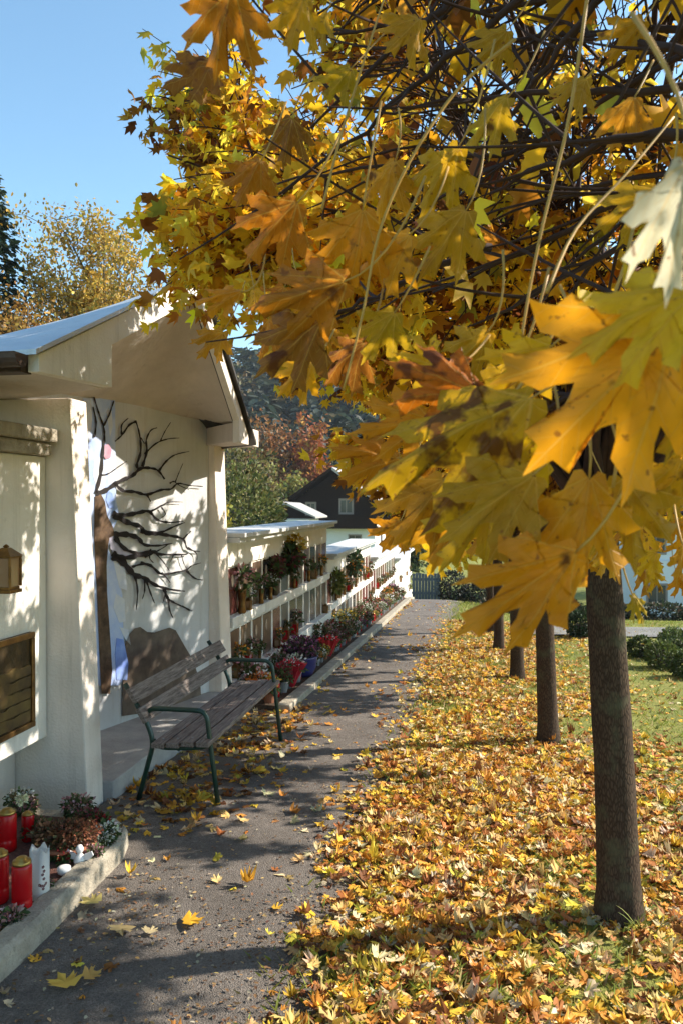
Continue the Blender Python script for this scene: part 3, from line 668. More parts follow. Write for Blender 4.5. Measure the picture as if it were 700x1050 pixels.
# slats: seat four, back two
seat = [(-1.735, .435), (-1.835, .432), (-1.935, .42), (-2.035, .413)]
for x, z in seat:
    sl = part(MB().box(x-.043, x+.043, Y0-.10, Y1+.10, zb+z, zb+z+.032), 'seat_slat', M['slat'], bench, bevel=.005)
    for ye in (Y0, Y1): bo = MB().lathe([(.009, 0), (.009, .004), (.004, .007)], (x, ye, zb+z+.032), 8).build('bolt', M['bolt'], None); bo.parent = sl
for (xa, za) in ((-2.150, .565), (-2.215, .69)):
    d = Vector((-.155, .25)).normalized(); nn = Vector((d.y, -d.x))
    p = [Vector((xa, zb+za)), Vector((xa, zb+za))+d*.105]
    p = p+[p[1]+nn*.03, p[0]+nn*.03]
    part(MB().prism([(q_.x+.02, q_.y) for q_ in p], 'y', Y0-.10, Y1+.10), 'back_slat', M['slat'], bench, bevel=.005)
# ------------------------------------------------------------------ maple builder
PAL_Y = [(.94, .55, .03, 6), (.88, .44, .02, 3), (.86, .62, .07, 2.5), (.50, .20, .02, 1.4), (.28, .10, .02, .9), (.40, .36, .04, .5)]
PAL_B = [(.55, .24, .02, 3), (.26, .10, .018, 3), (.60, .34, .03, 2.5), (.14, .045, .015, 1.5)]
def bez(a, c, d, n):
    return [a*(1-t)**2+c*2*t*(1-t)+d*t*t for t in [i/n for i in range(n+1)]]
def maple(base, top, r0, r1, seed, nl=18, nsec=9, ntw=5, lpt=9, cen_h=3.45, rad=(2.25, 2.25, 1.75), lsize=(.07, .125), keep=None, label='', lean=None, low=True, tw_n=4, rz_low=None, limb=1.0, prune=None, tprune=None):
    random.seed(seed); rg = np.random.default_rng(seed)
    t = thing('maple_tree', label, 'tree', base, 0, 'maples in a row along the path')
    B = Vector(base); Tp = Vector(top)
    tp = bez(B-Vector((0, 0, .12)), (B+Tp)/2+Vector((.02, 0, 0)), Tp, 14)
    tr = MB(); rs = [r0*(1+.42*math.exp(-i*1.1))*(1-i/14)+r1*i/14 for i in range(15)]
    rs = [r*(1+.035*noise.noise((i*.9, seed, 0))) for i, r in enumerate(rs)]
    tr.tube(tp, rs, 26)
    for k_, v_ in enumerate(tr.v):
        a_ = 2*PI*(k_ % 26)/26; c_ = tp[min(k_//26, 14)]; f_ = 1+.05*noise.noise((math.cos(a_)*1.6, math.sin(a_)*1.6, v_[2]*2.2+seed))+.035*noise.noise((math.cos(a_)*5, math.sin(a_)*5, v_[2]*3+seed))+.16*max(0, math.cos(a_*5+seed))*math.exp(-max(0, v_[2]-B.z)*11)
        tr.v[k_] = (c_.x+(v_[0]-c_.x)*f_, c_.y+(v_[1]-c_.y)*f_, v_[2])
    part(tr, 'trunk', M['bark'], t, smooth=True)
    rzl = rz_low or rad[2]; cen = Vector((B.x, B.y, B.z+cen_h)); lb = MB(); tb = MB(); LP = []; LD = []
    for i in range(nl):
        az = 2*PI*(i*.618+random.random()*.08); cz = random.uniform(-.75, .98) if low else random.uniform(-.35, .98)
        s_ = math.sqrt(1-cz*cz); tgt = cen+Vector((math.cos(az)*s_*rad[0], math.sin(az)*s_*rad[1], cz*(rad[2] if cz > 0 else rzl)))*random.uniform(.86, 1.04)
        st = Tp.copy(); st.z -= random.uniform(0, .12)
        ctl = st.lerp(tgt, .45)+Vector((0, 0, .45+.2*random.random()))
        pts = bez(st, ctl, tgt, 10)
        pts = [p+Vector((random.uniform(-1, 1), random.uniform(-1, 1), random.uniform(-1, 1)))*.035 if 0 < k < 10 else p for k, p in enumerate(pts)]
        if prune and prune(tgt): continue
        rr = random.uniform(.026, .042)*limb; lb.tube(pts, [rr*(1-.85*k/10) for k in range(11)], 7)
        for j in range(nsec):
            u = .25+.72*(j+random.random())/nsec; k = min(9, int(u*10)); p0 = pts[k].lerp(pts[k+1], u*10-k)
            out = (p0-cen); out = out.normalized() if out.length > .1 else Vector((0, 0, 1))
            d = (out*.7+(pts[k+1]-pts[k]).normalized()*.8+Vector((random.gauss(0, .6), random.gauss(0, .6), random.gauss(0, .45)))).normalized()
            ln = random.uniform(.45, 1.0)*(1.1-.4*u)
            e = p0+d*ln; q_ = (e-cen); s2 = math.sqrt((q_.x/rad[0])**2+(q_.y/rad[1])**2+(q_.z/(rad[2] if q_.z > 0 else rzl))**2)
            if s2 > 1.02: e = cen+q_*(1.02/s2)
            if prune and prune(e): continue
            ctl = p0.lerp(e, .5)+Vector((random.gauss(0, .06), random.gauss(0, .06), .08))
            sp = bez(p0, ctl, e, 6); tb.tube(sp, [.0085*(1-.7*m_/6) for m_ in range(7)], 5, cap=False)
            for w_ in range(ntw):
                uu = .2+.8*(w_+random.random())/ntw; kk = min(5, int(uu*6)); a = sp[kk].lerp(sp[kk+1], uu*6-kk)
                dd = ((sp[kk+1]-sp[kk]).normalized()*.8+Vector((random.gauss(0, .55), random.gauss(0, .55), random.gauss(-.05, .45)))).normalized()
                ll = random.uniform(.18, .48); c_ = a+dd*ll*.5+Vector((0, 0, .03)); e2 = a+dd*ll+Vector((0, 0, -.04))
                if tprune and tprune(e2): continue
                tw = bez(a, c_, e2, tw_n); tb.tube(tw, [.0048*(1-.6*m_/tw_n) for m_ in range(tw_n+1)], 4, cap=False)
                nn_ = lpt
                for _ in range(nn_):
                    t_ = random.uniform(.15, 1.05); p = a.lerp(e2, t_)
                    if keep and random.random() > keep(p): continue
                    LP.append(p+Vector((random.gauss(0, .035), random.gauss(0, .035), random.gauss(-.03, .035)))); LD.append(dd*.5+Vector((random.gauss(0, .6), random.gauss(0, .6), -.55+random.gauss(0, .35))))
    part(lb, 'limbs', M['twig'], t, smooth=True); part(tb, 'twigs', M['twig'], t, smooth=True)
    N = len(LP); P = np.array([tuple(p) for p in LP]); D = np.array([tuple(p) for p in LD])
    nr = rg.normal(0, .6, (N, 3))+np.array([0, 0, .55])+np.array(tuple(sdir))*.3
    c1 = pick_cols(rg, PAL_Y, N); c2 = pick_cols(rg, PAL_B, N)
    # browner clumps low-frequency
    sel = np.array([noise.noise((p[0]*1.3+seed, p[1]*1.3, p[2]*1.3)) for p in P])+rg.normal(0, .12, N) > .14
    cc = np.where(sel[:, None], c2, c1)
    grn = np.array([noise.noise((p[0]*.9+31, p[1]*.9+seed, p[2]*.9)) for p in P])+rg.normal(0, .1, N) > .52
    cc = np.where(grn[:, None], pick_cols(rg, [(.50, .42, .04, 2), (.70, .48, .05, 1)], N), cc)
    o = leaf_mesh('crown', M['leaf'], TM, P, D, nr, rg.uniform(lsize[0], lsize[1], N), cc, curl=rg.normal(0, .5, N), crumple=.06)
    loc_parent(o, t)
    return t
def keep1(p):   # thin inside and towards the lawn, dense shell on the path side and at the right
    q_ = (p-Vector((.62, 3.9, 3.47))); s_ = math.sqrt((q_.x/2.3)**2+(q_.y/2.0)**2+(q_.z/(1.5 if q_.z > 0 else .95))**2)
    if p.x < -.475*p.y+.05+.15*noise.noise(tuple(p*1.5)): return 0
    k = .15+.85*sstep(.5, .9, s_)
    if p.y < 2.4: k *= .25
    if p.x > 1.7: return k*.42  # unseen sunward side, density shaped for the dappled shade it casts
    if p.x > -.3: k *= .17
    return k
def keep0(p):
    if p.x < -.05-.18*(p.y) : return 0.0
    q_ = p-Vector((0, 0, CAMH))
    if q_.length < 1.5: return 0
    return .16
gz0 = lambda x, y: H(x, y)-.03
t1 = maple((.64, 3.87, gz0(.64, 3.87)), (.54, 3.88, 1.68), .098, .078, 3, nl=50, nsec=13, ntw=7, lpt=20, keep=keep1, label='nearest maple with thick bare trunk in the leaf litter at right', rad=(2.35, 2.0, 1.5), rz_low=1.0, cen_h=3.64, lsize=(.05, .09), limb=.65, prune=lambda p: p.x < -.45*p.y+.16, tprune=lambda p: p.x < -.475*p.y+.1)
t0 = maple((.72, .75, gz0(.72, .75)), (.70, .78, 1.75), .10, .08, 14, nl=26, nsec=11, ntw=6, lpt=4, keep=keep0, label='maple whose branches and big spotted leaves hang across the top right', rad=(2.0, 2.35, 1.6), cen_h=3.75, low=False, limb=.62, prune=lambda p: p.y > .2 and p.x < -.15-.22*p.y)
spots = [((.58, 7.11), (.50, 7.15), .088, 5), ((.46, 10.24), (.40, 10.3), .085, 6), ((.29, 12.86), (.25, 12.9), .08, 7), ((.20, 15.07), (.14, 15.0), .08, 8)]
lab = ['second maple trunk along the path, just left of the nearest one', 'third maple in the row, its slim trunk between the second and fourth', 'fourth maple in the row, small slim trunk beside the path', 'farthest maple in the row, smallest trunk nearest the path end']
for (bp, tp_, r_, sdn), lb_ in zip(spots, lab):
    zb_ = gz0(*bp)
    maple((bp[0], bp[1], zb_), (tp_[0], tp_[1], zb_+1.85), r_, r_*.8, sdn, nl=19, nsec=8, ntw=4, lpt=13, keep=lambda p: .85, label=lb_, rad=(1.8, 1.75, 1.35), rz_low=1.6, cen_h=3.25, lsize=(.09, .15), tw_n=2)

# ------------------------------------------------------------------ large hanging leaves of the nearest-to-camera tree
FULL = [(0, 1.0), (.035, .90), (.055, .84), (.17, .83), (.125, .74), (.10, .66), (.115, .57), (.155, .50), (.22, .56), (.27, .635), (.385, .665), (.50, .78), (.475, .665), (.585, .605), (.475, .53), (.38, .445), (.33, .375), (.42, .375), (.50, .40), (.67, .33), (.53, .265), (.515, .17), (.38, .185), (.24, .12), (.165, -.03), (.085, -.045), (0, .03)]
def big_leaf(base, tipdir, nrm, size, col, blot, seed, droop=.35, fold=.35, sx=1.0):
    out = FULL+[(-x, y) for x, y in FULL[-2:0:-1]]
    rg = random.Random(seed)
    P = []
    for i in range(len(out)):
        a = Vector(out[i]); c = Vector(out[(i+1) % len(out)]); m_ = 3
        for k in range(m_): P.append(a.lerp(c, k/m_))
    NRr = 11; n = len(P); c0 = Vector((0, .22)); vs = [(c0.x, c0.y)]
    for r_ in range(1, NRr+1):
        for p in P:
            q_ = c0.lerp(p, r_/NRr); vs.append((q_.x, q_.y))
    yv = Vector(tipdir).normalized(); nv = Vector(nrm); xv = yv.cross(nv).normalized(); nv = xv.cross(yv)
    o3 = []; ph = rg.uniform(0, 9)
    for x, y in vs:
        z = -fold*abs(x)**1.35-droop*max(0, y-.05)**2*.6+.09*noise.noise((x*3+ph, y*3, seed))+.03*noise.noise((x*8+ph, y*8, seed))+.045*math.sin(abs(x)*14+y*5+ph)*(x*x+.1*y*y)
        # cupping between veins
        ang = math.degrees(math.atan2(abs(x), y+.02)); z += .032*math.cos(R(ang*360/32))*min(1, math.hypot(x, y)*2)
        q_ = Vector(base)+(xv*x*sx+yv*y+nv*z)*size; o3.append(q_)
    fs = [(0, 1+k, 1+(k+1) % n) for k in range(n)]
    for r_ in range(NRr-1):
        for k in range(n):
            fs.append((1+r_*n+k, 1+(r_+1)*n+k, 1+(r_+1)*n+(k+1) % n, 1+r_*n+(k+1) % n))
    me = bpy.data.meshes.new('leaf'); me.from_pydata([tuple(v) for v in o3], [], fs); me.update()
    a = me.attributes.new('lf', 'FLOAT_VECTOR', 'POINT'); a.data.foreach_set('vector', np.array([(x, y, 0) for x, y in vs], np.float32).ravel())
    a = me.attributes.new('Col', 'FLOAT_COLOR', 'POINT'); cols = []
    for (x, y) in vs: cols.append((*col, blot))
    a.data.foreach_set('color', np.array(cols, np.float32).ravel())
    me.polygons.foreach_set('use_smooth', [True]*len(me.polygons)); me.materials.append(M['big_leaf'])
    o = bpy.data.objects.new('leaf', me); COL.objects.link(o); loc_parent(o, t0)
    return o
YB, YO, OR, OL, GR, BRN, BLOWN = (.84, .44, .012), (.72, .335, .01), (.60, .22, .01), (.60, .315, .012), (.50, .36, .03), (.36, .13, .015), (.75, .66, .42)  # last one bleached: sun glare put into the leaf's colour
# u, v of the petiole joint, depth, length as seen (px), heading of the tip in the picture (deg, 0 = right, 90 = up), tilt, colour, blotch
BL = [
 (692, 330, .52, 205, 226, .30, YB, .22, .85), (712, 300, .50, 130, 198, .4, YB, .2, .8), (705, 165, .42, 140, 262, .5, BLOWN, .0, .55), (712, 385, .60, 95, 262, .5, YO, .2, .8),
 (545, 408, .72, 195, 203, .35, YO, .78, .62), (488, 402, .80, 100, 158, .5, OR, .95, .7), (452, 376, .9, 55, 160, .5, YB, .1, .8), (565, 355, .75, 85, 215, .5, YB, .25, .7),
 (548, 486, .70, 120, 214, .5, OL, .25, .7), (604, 488, .68, 130, 262, .45, YO, .2, .65), (590, 566, .66, 150, 214, .4, YO, .25, .52), (640, 490, .72, 110, 282, .5, OL, .25, .7),
 (455, 492, .95, 85, 232, .5, OL, .3, .8), (470, 520, .95, 75, 250, .5, YO, .3, .7), (505, 500, .85, 95, 240, .4, OL, .3, .7), (408, 470, 1.0, 70, 170, .5, OR, .5, .7), (452, 560, 1.2, 38, 240, .5, YB, .05, .8),
 (355, 288, 1.0, 110, 192, .4, OR, .5, .62), (372, 214, 1.02, 85, 262, .4, YO, .6, .8), (305, 208, 1.1, 80, 225, .5, OR, .5, .8), (248, 300, 1.15, 55, 184, .4, YO, .3, .5), (330, 330, 1.05, 85, 218, .4, BRN, .5, .75), (268, 165, 1.3, 52, 240, .5, OR, .4, .8),
 (240, -18, .95, 88, 252, .4, OR, .55, .8), (222, 62, 1.05, 68, 216, .4, BRN, .5, .8), (312, -5, 1.1, 58, 255, .5, YO, .4, .8), (335, 12, 1.2, 42, 230, .6, OL, .3, .8),
 (430, 20, 1.3, 58, 230, .5, OL, .3, .8), (470, 150, 1.15, 78, 235, .6, OL, .35, .7), (520, 100, 1.2, 70, 225, .6, OL, .3, .7), (478, 215, 1.1, 85, 235, .55, OL, .25, .7), (420, 240, 1.05, 72, 215, .5, OL, .4, .8), (405, 320, 1.05, 62, 235, .5, OL, .3, .8), (405, 165, 1.2, 62, 250, .5, YO, .4, .8), (600, 80, 1.25, 52, 220, .5, OL, .3, .8), (650, 100, 1.1, 55, 240, .6, OL, .3, .8), (672, 195, 1.0, 70, 210, .6, OL, .3, .7),
 (372, 350, 1.1, 62, 225, .6, BRN, .6, .8), (320, 372, 1.3, 48, 225, .5, YO, .4, .8), (530, 370, .8, 75, 240, .7, OL, .3, .7), (700, 470, .75, 70, 250, .5, YO, .3, .7), (560, 440, .78, 90, 220, .5, YB, .15, .7), (500, 340, .95, 65, 225, .6, OL, .3, .7), (700, 560, 1.1, 40, 285, .6, YO, .3, .7), (648, 610, 1.2, 34, 292, .6, GR, .1, .5),
 (360, 70, 1.4, 45, 230, .5, OL, .3, .8), (300, 120, 1.4, 48, 260, .5, BRN, .5, .8), (520, 30, 1.4, 50, 225, .5, OL, .2, .8), (440, 430, .95, 80, 190, .5, YO, .5, .7), (660, 20, 1.3, 52, 230, .5, OL, .3, .8),
]
rs_ = random.Random(177)
for k in range(17): BL.append((rs_.uniform(592, 705), rs_.uniform(505, 590), rs_.uniform(1.7, 2.6), rs_.uniform(26, 46), rs_.uniform(200, 330), .6, rs_.choice([YB, YB, YO, OR]), rs_.uniform(0, .4), rs_.uniform(.6, 1)))
for k in range(18): BL.append((rs_.uniform(400, 505), rs_.uniform(470, 565), rs_.uniform(1.6, 2.4), rs_.uniform(28, 48), rs_.uniform(190, 300), .6, rs_.choice([YB, YO, OR, OL]), rs_.uniform(0, .5), rs_.uniform(.6, 1)))
for k in range(10): BL.append((rs_.uniform(225, 340), rs_.uniform(290, 350), rs_.uniform(1.7, 2.3), rs_.uniform(28, 46), rs_.uniform(190, 300), .6, rs_.choice([YB, YO, OR, OL]), rs_.uniform(0, .5), rs_.uniform(.6, 1)))
rs_ = random.Random(77)
VR, VU, VF = Vector(RT), Vector(UP), Vector(FW)
for i, (u, v, d, lp, hd, tilt, col, bl_, sxx) in enumerate(BL):
    bpt = at_depth(u, v, d); size = lp/FPX*d*1.06
    ang = R(hd); tip = VR*math.cos(ang)+VU*math.sin(ang)+VF*rs_.uniform(-tilt, tilt)*.7
    nr = (-VF+VR*rs_.uniform(-tilt, tilt)+VU*rs_.uniform(0, tilt*1.3))
    c = tuple(x*rs_.uniform(.85, 1.12) for x in col)
    lf = big_leaf(bpt, tip, nr, size, c, bl_, i+3, sx=sxx*1.08, droop=rs_.uniform(.1, .7), fold=rs_.uniform(.1, .6))
    # petiole back up to its twig
    e = bpt-tip.normalized()*size*.55+Vector((rs_.uniform(-.03, .03), rs_.uniform(.0, .06), size*rs_.uniform(.5, .9)))
    loc_parent(MB().tube(bez(bpt+tip.normalized()*size*.02, bpt-tip.normalized()*size*.4, e, 6), [.0011+.0006*k/6 for k in range(7)], 5).build('petiole', M['straw'], None, smooth=True), lf); lf.children[0].matrix_parent_inverse = Matrix.Identity(4); lf.children[0].parent = lf
# long yellow hanging stalks
for pl in ([(604, -20, .9), (583, 120, .88), (556, 230, .86), (540, 310, .85), (528, 390, .84)], [(528, 40, 1.0), (470, 90, 1.0), (420, 165, .98), (388, 240, .97), (372, 320, .96), (352, 400, .95)], [(560, 300, .8), (590, 235, .85), (640, 180, .9), (690, 120, .95)], [(700, 250, .7), (660, 330, .7), (640, 420, .68), (628, 500, .68)], [(545, 380, .75), (500, 440, .76), (468, 490, .78)], [(330, 215, 1.05), (352, 130, 1.1), (380, 40, 1.15), (400, -20, 1.2)]):
    P = [at_depth(*p) for p in pl]; n = len(P); out = []
    for i in range(n-1):
        a0, a1, a2, a3 = P[max(i-1, 0)], P[i], P[i+1], P[min(i+2, n-1)]
        for t in (0, .25, .5, .75): out.append(.5*((2*a1)+(-a0+a2)*t+(2*a0-5*a1+4*a2-a3)*t*t+(-a0+3*a1-3*a2+a3)*t**3))
    out.append(P[-1]); stems = MB(); stems.tube(out, [.0021*(1-.35*k/len(out)) for k in range(len(out))], 6); part(stems, 'dry_stalk', M['straw'], t0, smooth=True)
# dark twigs the big leaves hang from
tw = MB(); rs_ = random.Random(5)
for (u0, v0, d0, u1, v1, d1) in [(720, 90, 1.3, 380, 120, 1.5), (720, 30, 1.5, 420, 60, 1.7), (720, 170, 1.2, 440, 300, 1.5), (700, -20, 1.6, 300, 40, 1.7), (720, 230, 1.4, 500, 330, 1.3), (720, 130, 1.0, 500, 200, 1.25), (640, -30, 1.3, 470, 200, 1.5), (720, 300, .9, 560, 420, .9), (560, -20, 1.4, 290, 200, 1.6), (720, 60, 1.2, 560, 20, 1.5), (480, -20, 1.5, 320, 130, 1.5), (720, 140, 1.6, 270, 190, 1.9), (500, 250, 1.4, 330, 330, 1.4)]:
    a, c = at_depth(u0, v0, d0), at_depth(u1, v1, d1); mid = a.lerp(c, .5)+Vector((0, 0, .05*rs_.uniform(-.3, 1)))
    pts = bez(a, mid, c, 12); pts = [p+Vector((rs_.gauss(0, .004), rs_.gauss(0, .004), rs_.gauss(0, .004))) for p in pts]
    tw.tube(pts, [.0075*(1-.7*k/12) for k in range(13)], 6)
    for k in range(2, 12, 2):
        dd = Vector((rs_.gauss(-.5, .5), rs_.gauss(.3, .5), rs_.gauss(.1, .5))).normalized(); l_ = rs_.uniform(.12, .4)
        tw.tube(bez(pts[k], pts[k]+dd*l_*.5, pts[k]+dd*l_+Vector((0, 0, .03)), 4), [.0035, .003, .0025, .002, .0014], 5, cap=False)
part(tw, 'hanging_twigs', M['twig'], t0, smooth=True)

# ------------------------------------------------------------------ fallen leaves and grass
rg = np.random.default_rng(12)
PAL_F = [(.78, .45, .05, 4), (.70, .48, .18, 3.4), (.58, .25, .04, 3), (.40, .15, .04, 2.4), (.75, .60, .36, 2.2), (.20, .08, .03, 2), (.62, .48, .06, 1.4)]
def litter(N, xr, yr, dens, size=(.06, .125), up=.045, yp=1.0):
    x = rg.uniform(*xr, N); y = yr[0]+(yr[1]-yr[0])*rg.random(N)**yp
    k = np.array([dens(a, b_) for a, b_ in zip(x, y)]); s_ = rg.random(N) < k; x, y = x[s_], y[s_]
    z = np.array([H(a, b_) for a, b_ in zip(x, y)])-.008; z += np.where(x > -.6, rg.random(len(x))*up, .014+rg.random(len(x))*.012)
    return np.stack([x, y, z], 1), rg.uniform(*size, len(x))
def dlawn(x, y):
    n_ = noise.noise((x*1.1, y*1.1, 4)); e = sstep(-1.0, -.45, x+.16*noise.noise((0, y*1.5, 2))+.2*noise.noise((x*2, y*2, 6)))
    far = 1-sstep(.55+.03*y, 1.7+.035*y, x+.7*n_)
    patch = 1-.75*sstep(.22, .5, n_)
    return e*(.05+.95*far)*patch*(.55+.45*sstep(-.9, .1, x))
Ps, Ss = litter(100000, (-1.2, 7), (1.8, 17), dlawn, size=(.032, .078), up=.026, yp=1.3)
def dpath(x, y):
    n_ = noise.noise((x*1.5, y*.9, 14))
    bench_ = math.exp(-((x+2.0)/.4)**2)*sstep(4.3, 4.9, y)*(1-sstep(7.6, 8.4, y))*.8*(1.0 if noise.noise((x*2.4, y*2.4, 3)) > -.25 else .3)
    kerb = math.exp(-((x+1.76)/.09)**2)*.30*(1 if n_ > 0 else .35)
    return bench_+kerb+.012+.05*max(0, n_)+.25*sstep(-1.15, -.8, x)*max(0, n_+.2)
P2, S2 = litter(16000, (-2.36, -.75), (2.4, 22), dpath, size=(.04, .085))
P3_, S3_ = litter(26000, (-1.0, 3.2), (1.8, 6.5), lambda x, y: dlawn(x, y)*.9, size=(.035, .08), up=.03)
Ps, Ss = np.concatenate([Ps, P3_]), np.concatenate([Ss, S3_])
P_, S_ = np.concatenate([Ps, P2]), np.concatenate([Ss, S2]); N = len(P_)
an = rg.random(N)*2*PI; D = np.stack([np.cos(an), np.sin(an), rg.normal(0, .15, N)], 1)
nr = np.stack([rg.normal(0, .27, N), rg.normal(0, .27, N), np.where(rg.random(N) < .5, 1, 1)], 1)
cf = pick_cols(rg, PAL_F, N)
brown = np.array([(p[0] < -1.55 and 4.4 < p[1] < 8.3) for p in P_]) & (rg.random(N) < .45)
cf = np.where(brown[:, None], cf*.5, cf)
cl_ = rg.normal(.1, .75, N); near = P_[:, 1] < 7.5
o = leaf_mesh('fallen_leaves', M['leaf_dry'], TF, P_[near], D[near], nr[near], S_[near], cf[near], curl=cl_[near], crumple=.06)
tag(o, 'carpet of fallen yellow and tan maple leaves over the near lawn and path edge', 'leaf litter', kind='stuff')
near = ~near
o = leaf_mesh('fallen_leaves', M['leaf_dry'], TM, P_[near], D[near], nr[near], S_[near], cf[near], curl=cl_[near], crumple=.09)
tag(o, 'fallen leaves farther up the lawn around the small trunks', 'leaf litter', kind='stuff')
# crumbled bits of leaf and grit on the asphalt
n_ = 9000; x = rg.uniform(-1.82, -.65, n_); y = 2.2+rg.random(n_)**1.4*12
k_ = np.array([.25+.75*max(0, noise.noise((a*1.6, b_*.8, 40))*2.2)+.6*sstep(-1.1, -.7, a) for a, b_ in zip(x, y)]); s_ = rg.random(n_) < k_; x, y = x[s_], y[s_]; n_ = len(x)
an = rg.random(n_)*2*PI
o = leaf_mesh('leaf_crumbs', M['leaf_dry'], TO, np.stack([x, y, np.array([H(a, b_) for a, b_ in zip(x, y)])+.012], 1), np.stack([np.cos(an), np.sin(an), rg.normal(0, .1, n_)], 1), rg.normal(0, .2, (n_, 3))+np.array([0, 0, 1.]), rg.uniform(.008, .026, n_), pick_cols(rg, [(.22, .12, .06, 3), (.12, .07, .04, 3), (.45, .30, .12, 2), (.40, .35, .25, 1)], n_))
tag(o, 'crumbled leaf bits scattered on the asphalt path', 'leaf litter', kind='stuff')
# loose leaves lying alone on the asphalt
def flat_leaf(u, v, size, col, label, yawd):
    d = ray(u, v); t = (0-CAMH)/(d[2]+.043*d[1]); p = C0+d*t
    P = np.array([[0, 0, 0]], float)
    o = leaf_mesh('fallen_leaf', M['leaf_dry'], TF, P, np.array([[math.cos(yawd), math.sin(yawd), .05]]), np.array([[.1, .05, 1.]]), np.array([size]), np.array([col]), curl=np.array([.45]), crumple=.05)
    o.location = (p[0], p[1], H(p[0], p[1])+.022); tag(o, label, 'leaf', 'single leaves on the asphalt')
flat_leaf(72, 1018, .11, (.70, .45, .08), 'curled yellow leaf lying alone on the asphalt near the bottom edge', 2.5)
flat_leaf(86, 1008, .08, (.60, .36, .10), 'smaller tan leaf touching the curled yellow one near the bottom edge', .8)
flat_leaf(188, 950, .10, (.70, .38, .03), 'orange leaf alone on the path below the bench', .4)
flat_leaf(102, 930, .10, (.60, .48, .16), 'pale yellow-green leaf on the asphalt beside the rounded kerb', 3.0)
flat_leaf(126, 954, .09, (.55, .40, .18), 'tan leaf on the asphalt below the pale leaf by the kerb', 5.0)
flat_leaf(152, 962, .06, (.50, .40, .22), 'small dull leaf between the orange leaf and the kerb', 1.6)
# grass
def blades(N, xr, yr, f, hs, name, label):
    x = rg.uniform(*xr, N); y = yr[0]+(yr[1]-yr[0])*rg.random(N)**1.3
    k = np.array([f(a, b_) for a, b_ in zip(x, y)]); s_ = rg.random(N) < k; x, y = x[s_], y[s_]; n_ = len(x)
    z = np.array([H(a, b_) for a, b_ in zip(x, y)])-.035
    an = rg.random(n_)*2*PI; D = np.stack([np.cos(an)*.45, np.sin(an)*.45, np.ones(n_)], 1); nr = np.stack([np.cos(an), np.sin(an), -.3+0*an], 1)
    cc = pick_cols(rg, [(.28, .30, .05, 3), (.19, .24, .04, 3), (.40, .36, .10, 1.5), (.42, .32, .14, .6)], n_)
    o = leaf_mesh(name, M['grass'], TB, np.stack([x, y, z], 1), D, nr, rg.uniform(*hs, n_), cc)
    tag(o, label, 'grass', kind='stuff')
blades(120000, (-.95, 8.5), (1.9, 22), lambda x, y: sstep(-.95, -.5, x)*(.45+.55*sstep(-.1, .4, noise.noise((x*1.1, y*1.1, 4)))), (.05, .11), 'grass', 'short green lawn grass showing between the fallen leaves')
# tuft at the foot of the nearest trunk
b = MB(); random.seed(4); tx, ty = .70, 3.74
for i in range(26):
    a = random.uniform(0, 2*PI); l_ = random.uniform(.08, .2); s0 = Vector((random.gauss(0, .025), random.gauss(0, .02), -.03)); d = Vector((math.cos(a)*.4, math.sin(a)*.4, 1))*l_
    b.tube(bez(s0, s0+d*.6, s0+d+Vector((d.x*.6, d.y*.6, -.03)), 5), [.0028, .0028, .0024, .002, .0014, .0005], 3, col=random.choice([(.35, .38, .10), (.45, .42, .16), (.22, .28, .05)]))
o = b.build('grass_tuft', M['grass'], colors=True, loc=(tx, ty, H(tx, ty))); tag(o, 'pale tuft of long grass at the foot of the nearest maple trunk', 'grass tuft')

# ------------------------------------------------------------------ plants and grave goods
def foliage(b_name, parent, N, rad, cen, size, pal, seed, tmpl=TO, flat=.8, mat_=None):
    rg = np.random.default_rng(seed)
    d = rg.normal(0, 1, (N, 3)); d /= np.linalg.norm(d, axis=1, keepdims=True); d[:, 2] = d[:, 2]*flat
    r_ = rg.random((N, 1))**.4; P = d*r_*np.array(rad)+np.array(cen)
    D = d+rg.normal(0, .5, (N, 3)); nr = rg.normal(0, .7, (N, 3))+np.array([0, 0, .5])
    return leaf_mesh(b_name, mat_ or M['plant'], tmpl, P, D, nr, rg.uniform(size*.7, size*1.3, N), pick_cols(rg, pal, N, .25), parent)
PG = [(.06, .10, .03, 3), (.09, .12, .04, 2), (.12, .10, .04, 1)]
POT = [(.0, 0), (.055, 0), (.075, .11), (.082, .115), (.082, .13), (.07, .13), (.066, .10), (.0, .10)]
FL = {'red': [(.38, .03, .03, 3), (.25, .03, .03, 2), (.2, .10, .05, 1)], 'pink': [(.50, .22, .24, 2), (.55, .38, .36, 2), (.3, .15, .12, 1)], 'yellow': [(.65, .42, .06, 3), (.5, .4, .15, 1)], 'white': [(.8, .78, .7, 3), (.7, .7, .55, 1)], 'purple': [(.22, .05, .16, 2), (.3, .1, .2, 2)], 'orange': [(.7, .22, .03, 2), (.65, .35, .05, 1)], 'wine red': [(.16, .03, .04, 3), (.24, .07, .06, 1), (.14, .08, .05, 1)], 'brown': [(.22, .12, .06, 2), (.32, .2, .1, 1)]}
def bouquet_proto(color, seed, pot, r_=.13, nf=60, ng=150):
    t = thing('flower_pot', 'x', 'flowers')
    MB().lathe([(a, z) for a, z in POT], n=16).build('pot', pot, t, smooth=False)
    foliage('foliage', t, ng, (r_, r_, r_*.9), (0, 0, .13+r_*.5), .05, PG, seed)
    foliage('blossoms', t, nf*2, (r_*1.05, r_*1.05, r_*.85), (0, 0, .16+r_*.6), .035, FL[color], seed+50)
    return t
protos = []
